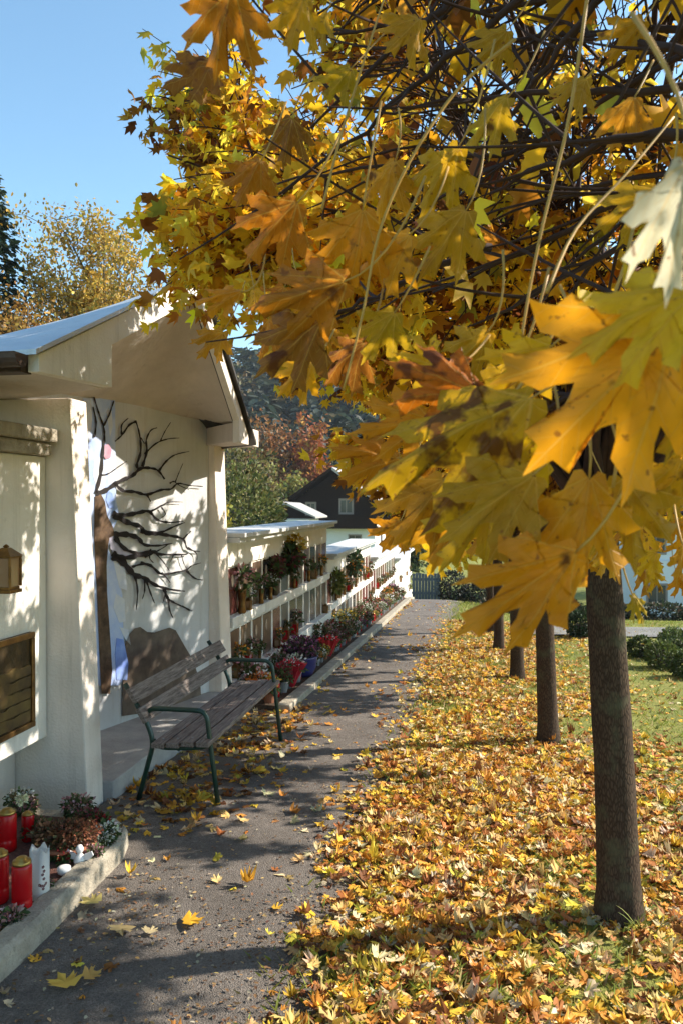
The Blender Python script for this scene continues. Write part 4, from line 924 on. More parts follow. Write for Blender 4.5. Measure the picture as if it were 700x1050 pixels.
for i, (c, pm, pn) in enumerate([('red', M['terracotta'], 'terracotta'), ('pink', M['grey_pot'], 'grey'), ('yellow', M['terracotta'], 'terracotta'), ('white', M['zinc'], 'zinc'), ('purple', M['grey_pot'], 'grey'), ('orange', M['zinc'], 'zinc'), ('wine red', M['grey_pot'], 'grey'), ('brown', M['terracotta'], 'terracotta')]):
    protos.append([bouquet_proto(c, 100+i, pm), c, pn, False])
lan_protos = []
for i in range(3):
    lan_protos.append([lantern('grave_lantern', 'x', 'lantern', (0, 0, 0), [.20, .24, .17][i], [.045, .05, .042][i], red=(i == 1)), False])
vase_protos = []
def vase_proto(color, seed):
    t = thing('flower_vase', 'x', 'flowers')
    MB().lathe([(.02, 0), (.03, .01), (.022, .06), (.03, .15), (.036, .16), (.03, .16)], n=12).build('vase', M['brass'], t, smooth=True)
    foliage('foliage', t, 80, (.085, .085, .09), (0, 0, .22), .05, PG, seed)
    foliage('blossoms', t, 60, (.08, .08, .07), (0, 0, .27), .034, FL[color], seed+9)
    return t
for i, c in enumerate(['pink', 'wine red', 'brown', 'wine red', 'white', 'orange', 'brown']): vase_protos.append([vase_proto(c, 300+i), c, False])
random.seed(33)
def use(entry, loc, rz, sc, label, cat, group):
    if not entry[-1]: o = entry[0]; entry[-1] = True
    else: o = copy_tree(entry[0])
    o.location = loc; o.rotation_euler = (0, 0, rz); o.scale = (sc, sc, sc)
    tag(o, label, cat, group); return o
def ordn(n):
    return {1: 'first', 2: 'second', 3: 'third', 4: 'fourth', 5: 'fifth', 6: 'sixth', 7: 'seventh', 8: 'eighth', 9: 'ninth', 10: 'tenth', 11: 'eleventh', 12: 'twelfth'}[n]
for si, k, ri, yc, z0, z1 in niches:
    if si == 3 and random.random() < .5: continue
    row = ['upper', 'lower'][ri]; sec = ORD[si]
    where = f'in the {ordn(k+1)} {row} niche of the {sec} urn wall section'
    if si == 0 and ri == 0 and k in (0, 4, 5): continue
    rr = random.random()
    big_ = si < 2
    if rr < (.68 if big_ else .45):
        e = random.choice(vase_protos); use(e, (-2.472+random.uniform(-.005, .005), yc+random.uniform(-.05, .07), z0+.001), random.uniform(0, 6), random.uniform(.62, 1.1 if big_ else .9), f'vase of {e[1]} flowers {where}', 'flowers', 'flower vases in the wall niches')
    if rr > .30 and rr < .85:
        e = random.choice(lan_protos); li = lan_protos.index(e); use(e, (-2.474, yc-.09*(1 if rr < .45 else random.uniform(-.6, .6)), z0+.001), random.uniform(-.1, .1), random.uniform(.7, 1.0), f'{["small brass", "red-glassed brass", "squat brass"][li]} lantern {where}', 'lantern', 'lanterns in the wall niches')
# special ones in the near section
vase_protos[0][2] = vase_protos[0][2]
e = vase_protos[0]; use(e, (-2.46, 8.2, .571), .4, 1.6, 'tall brass vase with pink gladiolus at the corner of the chapel pillar', 'flowers', 'flower vases in the wall niches')
def arrangement(name, label, loc, parts):
    t = thing(name, label, 'flowers', loc)
    return t
t = thing('hanging_arrangement', 'big yellow and wine red flower arrangement on the front of the nearest urn wall section', 'flowers', (-2.44, 10.35, 1.08))
foliage('foliage', t, 420, (.13, .30, .24), (0, 0, -.05), .08, [(.04, .07, .025, 3), (.07, .09, .03, 2)], 71)
foliage('blossoms', t, 150, (.12, .22, .13), (.03, .12, .10), .07, FL['yellow'], 72)
foliage('blossoms', t, 140, (.12, .24, .16), (.03, -.05, -.06), .06, FL['wine red'], 73)
MB().lathe([(.03, -.30), (.05, -.28), (.07, -.12), (.075, -.10)], n=12).build('vase', M['bronze'], t)
t = thing('hanging_arrangement', 'wine red dried flower arrangement above the third niche of the nearest urn wall', 'flowers', (-2.46, 9.6, .92))
foliage('foliage', t, 220, (.09, .18, .16), (0, 0, 0), .07, PG, 74); foliage('blossoms', t, 200, (.10, .18, .16), (.02, 0, .03), .05, FL['wine red'], 75)
MB().lathe([(.03, -.32), (.045, -.30), (.05, -.10)], n=12).build('vase', M['bronze'], t)
t = thing('hanging_arrangement', 'dark green fir arrangement with brown cones on the second urn wall section', 'flowers', (-2.44, 15.6, .55))
foliage('foliage', t, 420, (.14, .5, .28), (0, 0, 0), .10, [(.035, .06, .03, 3), (.06, .07, .03, 2)], 76); foliage('blossoms', t, 90, (.13, .4, .2), (.03, 0, -.05), .06, FL['orange'], 77)
t = thing('hanging_arrangement', 'drooping yellow-green plant at the near end of the second urn wall section', 'flowers', (-2.46, 13.75, .36))
foliage('foliage', t, 300, (.12, .26, .26), (0, 0, 0), .08, [(.12, .14, .03, 3), (.22, .20, .05, 2)], 78)

# bed along the wall: pots, shrubs, candles
def candle(name, label, loc, h, r_, color, lid=True, group=None, melted=False):
    t = thing(name, label, 'candle', loc, 0, group)
    if not melted:
        MB().lathe([(r_*.8, 0), (r_, .01), (r_, h*.28), (r_*.94, h*.3), (r_, h*.33), (r_, h*.86), (r_*.9, h*.9), (r_*.8, h*.92)], n=24).build('body', M[color], t, smooth=True)
        if lid: MB().lathe([(r_*.92, h*.905), (r_*.95, h*.93), (r_*.9, h*.97), (r_*.6, h*.985), (r_*.55, h*1.02), (r_*.25, h*1.04), (.0, h*1.04)], n=24).build('lid', M['gold_lid'], t, smooth=True)
    return t
cp = candle('grave_candle', 'x', (0, 0, 0), .15, .033, 'red_plastic'); cpe = [cp, False]
random.seed(9); ci = 0
items = 0
cnt = [0, 0]
def ordw(n):
    if n <= 12: return ordn(n)
    tn = {13: 'thirteenth', 14: 'fourteenth', 15: 'fifteenth', 16: 'sixteenth', 17: 'seventeenth', 18: 'eighteenth', 19: 'nineteenth', 20: 'twentieth', 30: 'thirtieth', 40: 'fortieth', 50: 'fiftieth', 60: 'sixtieth', 70: 'seventieth', 80: 'eightieth'}
    if n in tn: return tn[n]
    return {2: 'twenty', 3: 'thirty', 4: 'forty', 5: 'fifty', 6: 'sixty', 7: 'seventy', 8: 'eighty'}[n//10]+'-'+ordn(n % 10)
y = 7.95
while y < 22.5:
    for row in range(2):
        xx = -2.10 if row == 0 else -2.34
        yy = y+random.uniform(-.06, .06)+row*.13
        zz = H(xx, yy)+.049
        sec = ORD[0 if yy < 13.2 else 1 if yy < 18.6 else 2]
        cnt[row] += 1; loc_txt = f'{ordw(cnt[row])} from the chapel in the {["front", "back"][row]} row of the bed'
        if random.random() < .27:
            use(cpe, (xx, yy, zz), 0, random.uniform(.85, 1.15), f'red grave candle, {loc_txt}', 'candle', 'red candles in the wall bed')
        else:
            e = random.choice(protos); use(e, (xx, yy, zz), random.uniform(0, 6), random.uniform(.6, 1.1)*(1.2 if row else .9), f'{e[2]} pot, {e[1]} flowers, {loc_txt}', 'flowers', 'potted flowers in the wall bed')
    y += random.uniform(.19, .28) if y < 16 else random.uniform(.3, .42)
# the large purple pot, orange and red wrapped bunches
t = thing('large_planter', 'large dark blue glazed planter with purple heather past the far bench arm', 'planter', (-2.12, 9.55, H(-2.1, 9.55)+.05))
MB().lathe([(.0, 0), (.12, 0), (.17, .10), (.19, .22), (.20, .24), (.17, .24), (.0, .20)], n=28).build('pot', M['blue_pot'], t, smooth=True)
foliage('foliage', t, 420, (.2, .2, .16), (0, 0, .32), .055, [(.10, .06, .06, 3), (.06, .08, .04, 2)], 81); foliage('blossoms', t, 260, (.21, .21, .15), (0, 0, .36), .035, FL['purple'], 82)
def wrapped(label, loc, col, seed, s=.12):
    t = thing('wrapped_bouquet', label, 'flowers', loc); b = MB(); rg = random.Random(seed); n = 22
    prof = [(.03, 0), (.05, .05), (.085, .13), (.12, .2)]; vs = []
    for r_, z in prof:
        for k in range(n): a = 2*PI*k/n; rr = r_*(1+(.22 if k % 2 else -.1)*(z/.2)); vs.append((rr*math.cos(a)*s/.12, rr*math.sin(a)*s/.12, z*s/.12+rg.uniform(0, .015)))
    b.add(vs, [(i*n+k, i*n+(k+1) % n, (i+1)*n+(k+1) % n, (i+1)*n+k) for i in range(3) for k in range(n)]); b.build('wrapper', mat('foil', col, .3, var=.3, spec=.7, transl=.2), t)
    foliage('blossoms', t, 120, (s*.8, s*.8, s*.5), (0, 0, s*1.7), .04, [(*[x*1.1 for x in col], 3), (.8, .75, .7, 1)], seed)
    foliage('foliage', t, 60, (s*.9, s*.9, s*.4), (0, 0, s*1.4), .05, PG, seed+1)
wrapped('orange wrapped bunch lying behind the far bench armrest', (-2.2, 7.98, H(-2, 8)+.07), (.75, .20, .03), 91, .14)
wrapped('bright red wrapped bunch at the kerb beyond the bench', (-2.06, 8.75, H(-2, 8.7)+.06), (.62, .03, .05), 92, .15)
wrapped('second bright red bunch farther along the kerb', (-2.08, 11.1, H(-2, 11.1)+.06), (.62, .03, .04), 94, .14)

# near bed, lower left
zb0 = -.075
def red_candle(label, x, y, h, r_):
    return candle('grave_candle', label, (x, y, zb0), h, r_, 'red_plastic', group='red candles in the near bed')
def bed_at(u, v, z=zb0):
    d = ray(u, v); t = (z-CAMH)/d[2]; return (C0+d*t)
p = bed_at(23, 938); red_candle('tall red grave candle with gold lid standing left of the white candle', p[0], p[1], .25, .043)
p = bed_at(0, 925); red_candle('red grave candle cut by the left picture edge, front row', p[0], p[1], .235, .040)
p = bed_at(8, 872); red_candle('red grave candle at the back near the left edge, under the wall recess', p[0], p[1], .215, .046)
p = bed_at(29, 862); red_candle('short red grave candle beside the cream rose at the back', p[0], p[1], .155, .032)
p = bed_at(41, 920)
t = thing('pillar_candle', 'white wax pillar candle with ragged melted rim and small floral decal', 'candle', (p[0], p[1], zb0))
b = MB(); n = 28; prof = [(.041, 0), (.044, .006), (.044, .215)]; vs = []
for r_, z in prof:
    for k in range(n):
        a = 2*PI*k/n; zz = z if z < .1 else z+.022*abs(math.sin(a*2.5+.6))**3+.004*math.sin(5*a); vs.append((r_*math.cos(a), r_*math.sin(a), zz))
for k in range(n): a = 2*PI*k/n; vs.append((.036*math.cos(a), .036*math.sin(a), .21))
for k in range(n): a = 2*PI*k/n; vs.append((.032*math.cos(a), .032*math.sin(a), .14))
b.add(vs, [(i*n+k, i*n+(k+1) % n, (i+1)*n+(k+1) % n, (i+1)*n+k) for i in range(4) for k in range(n)]+[tuple(range(4*n, 5*n))]); b.build('wax_body', M['wax'], t, smooth=True)
b = MB(); fd = Vector((-p[0], -p[1], 0)).normalized(); a0 = math.atan2(fd.y, fd.x)+.35
for k, (da, z) in enumerate([(0, .155), (.1, .135), (-.05, .12), (.08, .10), (-.35, .075), (-.15, .07), (.1, .068), (.3, .076), (0, .055)]):
    for m_ in range(5):
        aa = a0+da+.09*math.cos(m_*1.256); z2 = z+.0045*math.sin(m_*1.256)
        cx, cy = .0448*math.cos(aa), .0448*math.sin(aa); tx_, ty_ = -math.sin(aa), math.cos(aa)
        q4 = [(cx+tx_*dx*.0038, cy+ty_*dx*.0038, z2+dz*.0034) for dx, dz in ((-1, 0), (0, -1), (1, 0), (0, 1))]
        b.add(q4, [(0, 1, 2, 3)])
b.build('floral_decal', mat('decal_ink', (.16, .05, .05), .6), t)
MB().tube([(0, 0, .135), (.002, 0, .16)], .0015, 5).build('wick', M['flame_hole'], t)
p = bed_at(58, 884)
t = thing('dried_arrangement', 'round dried rust-brown flower cushion behind the white candle', 'flowers', (p[0], p[1]+.12, zb0))
MB().lathe([(.0, 0), (.10, 0), (.15, .05), (.14, .06), (.0, .055)], n=24).build('bowl', M['terracotta'], t)
foliage('foliage', t, 900, (.17, .13, .08), (-.02, 0, .09), .026, [(.16, .08, .04, 3), (.10, .06, .03, 2), (.22, .12, .06, 1), (.08, .09, .04, 1)], 61)
foliage('blossoms', t, 500, (.12, .11, .07), (.06, .0, .11), .018, [(.28, .10, .05, 3), (.18, .07, .04, 2)], 62)
p = bed_at(34, 850)
t = thing('cream_rose', 'single cream rose beside the short red candle', 'flower', (p[0], p[1]-.1, zb0)); 
MB().tube([(0, 0, 0), (.01, 0, .10), (.0, -.01, .19)], .003, 6).build('stem', mat('stem_green', (.06, .1, .03), .6), t)
foliage('blossom', t, 110, (.026, .026, .024), (0, -.01, .205), .02, [(.75, .72, .45, 3), (.7, .7, .5, 1)], 63)
def bowl(label, u, v, r_):
    p = bed_at(u, v); t = thing('ceramic_bowl', label, 'bowl', (p[0], p[1], zb0)); MB().lathe([(r_*.5, 0), (r_*.9, r_*.35), (r_, r_*.8), (r_*.9, r_*1.15), (r_*.5, r_*1.3), (0, r_*1.3)], n=22).build('bowl', M['ceramic'], t, smooth=True); return t
bowl('rounded pale ceramic stone in front of the white angel', 66, 897, .034)
p = bed_at(82, 886)
t = thing('angel_figure', 'small white angel figure lying with spread wings in the bed', 'figurine', (p[0], p[1], zb0))
b = MB(); b.lathe([(0, 0), (.028, .005), (.03, .02), (.02, .045), (.01, .055), (.018, .065), (.02, .08), (.012, .095), (0, .098)], n=14); b.build('body', M['ceramic'], t, smooth=True)
for s_ in (-1, 1):
    b = MB(); pts = [(0, .03), (.03*s_, .055), (.065*s_, .07), (.075*s_, .05), (.05*s_, .025), (.02*s_, .02)]
    if s_ < 0: pts = pts[::-1]
    b.prism(pts, 'y', -.004, .006); b.build('wing', M['ceramic'], t, bevel=.002)
def bed_plant(label, u, v, col, seed, r_=.07, dy=.05):
    p = bed_at(u, v); t = thing('bedding_plant', label, 'plant', (p[0], p[1]+dy, zb0))
    MB().lathe([(0, -.03), (.03, -.03), (.035, .0), (.03, .03), (0, .035)], n=10).build('root_ball', M['soil'], t)
    foliage('foliage', t, 200, (r_, r_, r_*.7), (0, 0, r_*.6), .032, PG, seed); foliage('blossoms', t, 200, (r_, r_, r_*.7), (0, 0, r_*.8), .022, FL[col], seed+1)
bed_plant('pink and white heather behind the rust-brown cushion', 62, 850, 'pink', 201, .09, .2); bed_plant('wine red flowers by the foot of the chapel pillar', 82, 858, 'wine red', 203, .08, .1)
bed_plant('white cyclamen at the far rounded corner of the kerb', 104, 866, 'white', 205, .07); bed_plant('green plant with red berries next to the white cyclamen', 93, 858, 'red', 207, .06, .1)
bed_plant('small red begonia between the bowls and the cushion', 62, 888, 'red', 209, .045); bed_plant('pale pink flowers at the back left behind the red candles', 6, 838, 'white', 211, .08, .15); bed_plant('rosy ground flowers along the kerb behind the white candle', 92, 884, 'pink', 213, .04)
bed_plant('mossy green cushion plant between the back candles and the dried arrangement', 38, 862, 'brown', 231, .08, .02)
bed_plant('white heather just past the dried arrangement near the kerb', 84, 872, 'white', 233, .055, .02)
bed_plant('wine red heather in the middle of the bed behind the white candle', 52, 874, 'wine red', 235, .06, .0)
bed_plant('pink cyclamen by the pillar foot at the back of the bed', 92, 850, 'pink', 237, .06, .0)
bed_plant('rosy low plant at the kerb in front of the tall red candle', 46, 912, 'pink', 239, .035, -.02)
bed_plant('low silver and brown plant right behind the white candle', 50, 884, 'brown', 221, .05)
bed_plant('pink-white flowers at the foot of the near wall above the candles', 16, 842, 'pink', 223, .07, .1)
bed_plant('white edged plant between the angel and the kerb', 100, 872, 'white', 225, .05)
bed_plant('dusty pink plant at the lower left picture edge', 4, 958, 'pink', 215, .06)
bed_plant('dark green wine-flowered plant left of the cushion', 44, 868, 'wine red', 217, .07)
bed_plant('dried orange flowers before the pillar foot', 74, 866, 'orange', 219, .06)

# ------------------------------------------------------------------ generic trees, shrubs
def far_tree(name, label, cat, x, y, h, rad, n, ls, pal, seed, trunk_r=.2, crown0=.35, group=None, limbs=12, airy=False, z=None):
    z = H(x, y) if z is None else z
    t = thing(name, label, cat, (x, y, z), 0, group); rg = np.random.default_rng(seed); random.seed(seed)
    b = MB(); top = Vector((random.uniform(-.3, .3), 0, h*.9)); b.tube(bez(Vector((0, 0, -.3)), Vector((.15, 0, h*.45)), top, 8), [trunk_r*(1-.88*k/8) for k in range(9)], 8)
    cen = np.array([0, 0, h*(crown0+1)/2]); rz = h*(1-crown0)/2; P = []
    cl = []
    for i in range(limbs):
        st = Vector((.1, 0, h*random.uniform(crown0*.7, .75))); az = i*2.4+random.random(); cz = random.uniform(-.7, .95); s_ = math.sqrt(1-cz*cz)
        e = Vector((math.cos(az)*s_*rad, math.sin(az)*s_*rad, cz*rz))*random.uniform(.7, .98)+Vector(cen)
        if e.z < st.z-.3: st.z = max(h*crown0*.6, e.z-.3)
        pts = bez(st, st.lerp(e, .5)+Vector((0, 0, .1*h*.3)), e, 6); b.tube(pts, [trunk_r*.38*(1-.85*k/6) for k in range(7)], 5)
        for j in range(6):
            p0 = pts[random.randint(2, 6)]; d = Vector((random.gauss(0, 1), random.gauss(0, 1), random.gauss(.4, .8))).normalized()*rad*random.uniform(.2, .42); b.tube([p0, p0+d*.5+Vector((0, 0, .05*rad)), p0+d], [trunk_r*.11, trunk_r*.08, trunk_r*.03], 4, cap=False)
            cl.append(tuple(p0+d)); cl.append(tuple(p0+d*.6))
    b.build('trunk', M['far_bark'], t, smooth=True)
    cl = np.array(cl); idx = rg.integers(0, len(cl), n); P = cl[idx]+rg.normal(0, rad*(.095 if airy else .16), (n, 3))
    D = rg.normal(0, 1, (n, 3))+np.array([0, 0, -.4]); nr = rg.normal(0, .8, (n, 3))+np.array([0, 0, .6])
    cc = pick_cols(rg, pal, n, .25); sh = np.repeat(rg.normal(1, .18, (len(cl), 1)), 1, axis=1)[idx]; cc = np.clip(cc*sh, .01, .8)
    leaf_mesh('crown', M['plant'], TO, P, D, nr, rg.uniform(ls*.7, ls*1.3, n), cc, t)
    return t
PYG = [(.56, .34, .05, 3), (.46, .30, .06, 2), (.34, .27, .07, 2)]
POR = [(.38, .20, .04, 3), (.26, .13, .03, 2), (.42, .28, .06, 1), (.14, .08, .03, 1)]
PRD = [(.36, .12, .04, 3), (.30, .09, .035, 2), (.40, .22, .05, 2)]
PGR = [(.10, .12, .03, 3), (.15, .15, .04, 2), (.07, .09, .025, 2)]
far_tree('deciduous_tree', 'airy yellow-leaved tree with visible limbs rising behind the chapel roof', 'tree', -12.3, 25, 13.0, 2.9, 22000, .13, PYG, 41, .13, .5, airy=True, limbs=26)
far_tree('deciduous_tree', 'rusty orange tree at the left edge below the conifer', 'tree', -12.6, 21, 9.0, 2.0, 8000, .12, POR, 42, .16, .25)
far_tree('deciduous_tree', 'low orange tree between the chapel roof and the airy yellow tree', 'tree', -10.9, 26, 8.8, 2.3, 6500, .13, [(.46, .25, .05, 3), (.36, .2, .05, 2)], 43, .14, .3)
def conifer(label, x, y, h, rad, seed):
    t = thing('spruce_tree', label, 'tree', (x, y, H(x, y))); rg = np.random.default_rng(seed)
    MB().tube([(0, 0, -.3), (0, 0, h)], [.2, .02], 8).build('trunk', M['far_bark'], t)
    P, D = [], []
    for lv in range(int(h/.42)):
        z = h-.15-lv*.42; rr = rad*((h-z)/h)**.75; nb = 9
        for k in range(nb):
            a = 2*PI*(k/nb)+lv*.7+rg.normal(0, .1); L_ = rr*rg.uniform(.8, 1.1); m_ = int(14+L_*18)
            s_ = rg.random(m_)**.7; zz = z-.35*s_*L_*.6+.12*(s_**3)*L_
            w_ = rg.normal(0, .13, m_)*(1.2-s_)*L_*.6
            P.append(np.stack([np.cos(a)*s_*L_-np.sin(a)*w_, np.sin(a)*s_*L_+np.cos(a)*w_, zz+rg.normal(-.04, .05, m_)], 1)); D.append(np.stack([np.cos(a)+rg.normal(0, .4, m_), np.sin(a)+rg.normal(0, .4, m_), -.5+rg.normal(0, .3, m_)], 1))
    P, D = np.concatenate(P), np.concatenate(D); n = len(P)
    leaf_mesh('crown', M['plant'], TO, P, D, rg.normal(0, .5, (n, 3))+np.array([0, 0, 1]), rg.uniform(.14, .30, n), pick_cols(rg, [(.025, .045, .025, 3), (.04, .06, .03, 1)], n), t)
conifer('dark spruce tip cut by the left picture edge above the orange tree', -14.7, 22.5, 13.2, 2.7, 44)
far_tree('deciduous_tree', 'crimson autumn tree behind the dark timber house', 'tree', -16.2, 78, 14.5, 2.9, 4200, .45, PRD, 45, .3, .2)
far_tree('deciduous_tree', 'orange-brown tree left of the crimson one', 'tree', -20.5, 76, 14.0, 3.6, 3600, .45, [(.34, .15, .05, 3), (.25, .12, .04, 1)], 46, .3, .2)
far_tree('deciduous_tree', 'grey-green tree behind the crimson one towards the hill', 'tree', -11.5, 92, 14.5, 5, 3400, .55, [(.16, .17, .08, 3), (.2, .16, .07, 1)], 47, .3, .2)
far_tree('deciduous_tree', 'half-bare tall tree standing before the wooded hillside', 'tree', -23.5, 74, 19, 4.0, 900, .4, [(.15, .12, .07, 3), (.2, .16, .07, 1)], 48, .32, .2, airy=True, limbs=20)
far_tree('deciduous_tree', 'yellow-green tree just left of the timber house gable', 'tree', -18.8, 72, 9.5, 3.0, 3000, .4, [(.22, .22, .05, 3), (.3, .26, .06, 1)], 49, .3, .15)
def bush(name, label, x, y, z, rad, n, ls, pal, seed, group=None):
    t = thing(name, label, 'shrub', (x, y, z), 0, group)
    b = MB(); random.seed(seed)
    for i in range(9):
        a = random.uniform(0, 6.28); b.tube([(0, 0, -.1), (math.cos(a)*rad[0]*.3, math.sin(a)*rad[1]*.3, rad[2]*.8), (math.cos(a)*rad[0]*.6, math.sin(a)*rad[1]*.6, rad[2]*1.4)], [.03, .02, .008], 5)
    b.build('stems', M['far_bark'], t)
    rg = np.random.default_rng(seed); d = rg.normal(0, 1, (n, 3)); d /= np.linalg.norm(d, axis=1, keepdims=True)
    bumpy = np.array([1+.28*noise.noise((v[0]*2.3+seed, v[1]*2.3, v[2]*2.3)) for v in d])[:, None]
    P = d*bumpy*(.62+.38*rg.random((n, 1))**.5)*np.array(rad)+np.array([0, 0, rad[2]])
    leaf_mesh('crown', M['plant'], TO, P, d+rg.normal(0, .6, (n, 3)), d*.6+rg.normal(0, .5, (n, 3))+np.array([0, 0, .3]), rg.uniform(ls*.7, ls*1.3, n), pick_cols(rg, pal, n, .28), t)
    return t
bush('garden_shrub', 'rounded olive green shrub behind the nearest urn wall section', -4.35, 14.2, -.5, (1.0, 1.2, 1.42), 5200, .085, [(.13, .14, .04, 3), (.08, .10, .03, 2), (.20, .19, .06, 1)], 51)
bush('garden_shrub', 'taller loose brown-green shrub right behind the olive one', -5.6, 17.0, -.6, (1.4, 1.3, 1.95), 5200, .10, [(.17, .16, .06, 3), (.22, .17, .07, 2), (.10, .10, .04, 1)], 52)
bush('garden_shrub', 'narrow yellow-leaved shrub next to the far chapel pillar', -4.0, 11.6, -.4, (.42, .5, 1.15), 1600, .09, [(.45, .38, .05, 3), (.28, .26, .05, 1)], 53)
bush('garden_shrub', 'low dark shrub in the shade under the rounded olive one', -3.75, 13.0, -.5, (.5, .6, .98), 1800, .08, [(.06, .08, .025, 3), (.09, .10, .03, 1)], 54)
bush('clipped_bush', 'small dark clipped ball bush on the lawn left of the nearest trunk', 1.72, 14.6, H(1.72, 14.6)-.02, (.24, .24, .24), 1800, .05, [(.03, .055, .02, 3), (.05, .07, .03, 1)], 55)
for i, (x, y, r_) in enumerate([(2.32, 12.4, .19), (2.42, 11.4, .22), (2.75, 12.2, .24), (2.95, 13.2, .22), (2.58, 10.7, .21), (3.1, 11.4, .27)]):
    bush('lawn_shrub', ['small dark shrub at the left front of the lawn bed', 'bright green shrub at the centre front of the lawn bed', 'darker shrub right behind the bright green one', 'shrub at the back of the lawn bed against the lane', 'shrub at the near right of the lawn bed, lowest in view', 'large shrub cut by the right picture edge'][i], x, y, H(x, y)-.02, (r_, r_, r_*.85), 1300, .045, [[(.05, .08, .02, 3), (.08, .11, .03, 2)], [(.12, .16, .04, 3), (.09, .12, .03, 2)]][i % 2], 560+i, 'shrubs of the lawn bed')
# hedge behind the lane, trees near the right house
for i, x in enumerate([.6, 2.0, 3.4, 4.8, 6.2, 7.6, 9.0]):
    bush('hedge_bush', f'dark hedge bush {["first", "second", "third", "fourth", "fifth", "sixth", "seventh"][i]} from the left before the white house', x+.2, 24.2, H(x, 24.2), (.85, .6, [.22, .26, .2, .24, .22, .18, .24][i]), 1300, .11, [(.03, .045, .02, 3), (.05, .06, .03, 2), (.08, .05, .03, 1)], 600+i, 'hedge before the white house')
far_tree('deciduous_tree', 'green-brown tree behind the white house on the right', 'tree', 13.5, 58, 11, 4, 2600, .4, [(.20, .17, .05, 3), (.12, .13, .04, 2)], 58, .3, .2)
far_tree('deciduous_tree', 'dark green tree left of the white house on the right', 'tree', 2.5, 52, 8.5, 3, 2600, .35, PGR, 59, .25, .15)
far_tree('deciduous_tree', 'bushy green tree at the end of the urn walls right of the timber house', 'tree', -4.3, 48, 6.4, 1.2, 1800, .28, [(.05, .075, .025, 3), (.08, .09, .03, 1)], 60, .22, .1)

# ------------------------------------------------------------------ houses
def window(y_or_x, parent, x0, x1, y, z0, z1, axis='y', frame=.12):
    if axis == 'y':
        f = MB().box(x0, x1, y-.05, y+.02, z0, z1); o = part(f, 'window', M['shutter'], parent)
        m_ = (x0+x1)/2; g_ = MB().box(x0+frame, m_-frame*.3, y-.06, y-.051, z0+frame, z1-frame).box(m_+frame*.3, x1-frame, y-.06, y-.051, z0+frame, z1-frame); part(g_, 'pane', M['pane'], o)
    else:
        f = MB().box(y-.02, y+.05, x0, x1, z0, z1); o = part(f, 'window', M['shutter'], parent)
        g_ = MB().box(y+.051, y+.06, x0+frame, x1-frame, z0+frame, z1-frame); part(g_, 'pane', M['pane'], o)
    return o
ch = thing('timber_house', 'dark timber chalet with white ground floor and wide gable roof beyond the urn walls', 'house', (-13, 72, -4.5))
YF, XL, XR = 70.0, -16.9, -9.04
part(MB().box(XL, XR, YF+.1, 90, -4.6, -.32), 'ground_floor', M['house_white'], ch)
gab = [(XL, -.30), (XR, -.30), (XR, 1.25), (-12.6, 4.25), (XL, 1.35)]
part(MB().prism(gab, 'y', YF, 90), 'upper_floor', M['timber'], ch)
b = MB(); 
b.prism([(-17.9, .75), (-12.6, 4.45), (-12.6, 4.72), (-17.9, 1.05)], 'y', 68.6, 91); part(b, 'roof', M['timber'], ch)
b = MB(); b.prism([(-12.6, 4.45), (-7.7, .85), (-7.7, 1.12), (-12.6, 4.72)], 'y', 68.6, 91); part(b, 'roof', M['roof_grey'], ch)
part(MB().box(-13.0, -12.3, 74, 74.8, 4.0, 5.6), 'chimney', M['roof_grey'], ch)
window(0, ch, -12.2, -10.9, YF, 1.0-.4, 2.0, frame=.18); window(0, ch, -15.2, -14.2, YF, .5, 1.7, frame=.18)
part(MB().box(XL-.3, XR+.3, 69.0, 69.99, -.62, -.42).box(XL-.3, XR+.3, 68.98, 69.04, -.42, .5), 'balcony', M['timber'], ch)
window(0, ch, -11.4, -10.2, YF+.1, -1.9, -1.15, frame=.1); window(0, ch, -15.6, -14.4, YF+.1, -2.0, -1.1, frame=.1)
for yy in (74, 82): window(0, ch, yy, yy+1.1, XR, -2.6, -.9, axis='x', frame=.12)
part(MB().box(XR+.001, XR+.03, YF+.1, 90, -.9, -.33), 'wall_band', M['stucco_pink'], ch)
sh = thing('garden_shed', 'small white shed with pale pitched roof in front of the timber chalet', 'shed', (-11.6, 50, H(-11, 50)))
part(MB().box(-12.6, -10.6, 50, 53, -4.6, .6), 'wall', M['house_white'], sh); part(MB().prism([(-13.3, 1.75), (-11.95, 1.65), (-10.1, .78), (-10.1, .68), (-12.0, 1.53), (-13.3, 1.6)], 'y', 49.5, 53.5), 'roof', M['roof_grey'], sh)
wh = thing('white_house', 'long white house with dark windows behind the hedge on the right', 'house', (9, 44, -4))
part(MB().box(7.6, 19, 42, 50, -4.6, -1.2), 'wall', M['house_white'], wh)
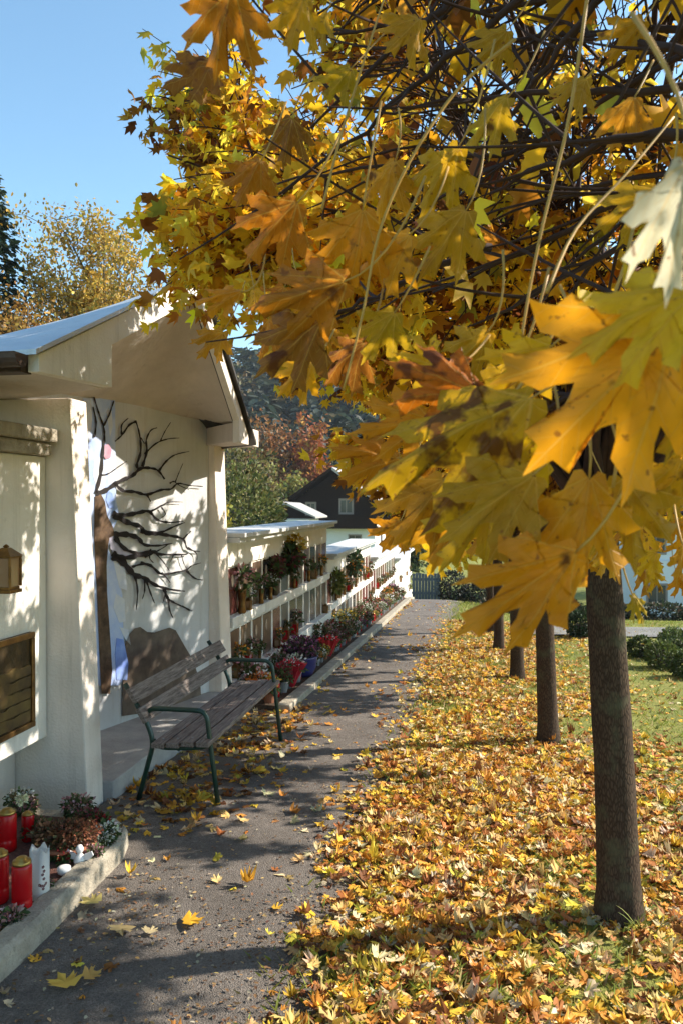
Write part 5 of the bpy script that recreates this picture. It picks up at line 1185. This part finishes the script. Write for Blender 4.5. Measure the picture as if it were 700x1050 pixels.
part(MB().box(7.61, 18.99, 42.3, 49.9, -1.197, 1.2), 'upper_wall', M['house_white'], wh)
part(MB().prism([(41.3, .95), (46, 3.4), (50.7, .95), (50.7, 1.2), (46, 3.7), (41.3, 1.2)], 'x', 7.1, 19.6), 'roof', M['timber'], wh)
for x in (8.1, 9.9, 11.7, 13.8): window(0, wh, x, x+1.0, 42, -3.4, -2.3, frame=.1); window(0, wh, x, x+1.0, 42.3, -.9, .2, frame=.1)
# far white building behind the last wall section
bp_ = thing('board_screen', 'low blue-grey board screen at the far end of the path', 'fence', (-1.75, 26.5, H(-1.7, 26.5)))
for k in range(9): MB().box(-.44+k*.1, -.35+k*.1, -.015, .015, -.1, .88+.02*math.sin(k)).build('board', mat('blue_grey_board', (.06, .085, .12), .8, var=.3) if k == 0 else bpy.data.materials['blue_grey_board'], bp_)
MB().box(-.46, .46, .016, .05, .2, .28).build('rail', bpy.data.materials['blue_grey_board'], bp_); MB().box(-.46, .46, .016, .05, .65, .73).build('rail', bpy.data.materials['blue_grey_board'], bp_)
bush('garden_shrub', 'dark upright shrub closing the far end of the path', -.95, 26.8, H(-1, 26.8)-.05, (.5, .5, .52), 1500, .09, [(.02, .03, .02, 3), (.035, .03, .025, 2)], 901)
bush('garden_shrub', 'lower dark shrub beside the upright one at the path end', -.1, 27.0, H(-.1, 27.0)-.05, (.6, .5, .36), 1500, .09, [(.025, .035, .02, 3), (.05, .04, .03, 2)], 902)

# ------------------------------------------------------------------ autumn haze
hz = MB().box(-440, 440, -80, 440, -14, 75)
hm = bpy.data.materials.new('haze_air'); hm.use_nodes = True; n = hm.node_tree; n.nodes.remove(n.nodes['Principled BSDF'])
pv = n.nodes.new('ShaderNodeVolumePrincipled'); pv.inputs['Density'].default_value = .0003; pv.inputs['Color'].default_value = (.86, .92, 1, 1); pv.inputs['Anisotropy'].default_value = .2
n.links.new(pv.outputs[0], n.nodes['Material Output'].inputs['Volume'])
tag(hz.build('haze', hm), 'thin blue autumn haze in the valley air', 'haze', kind='stuff')
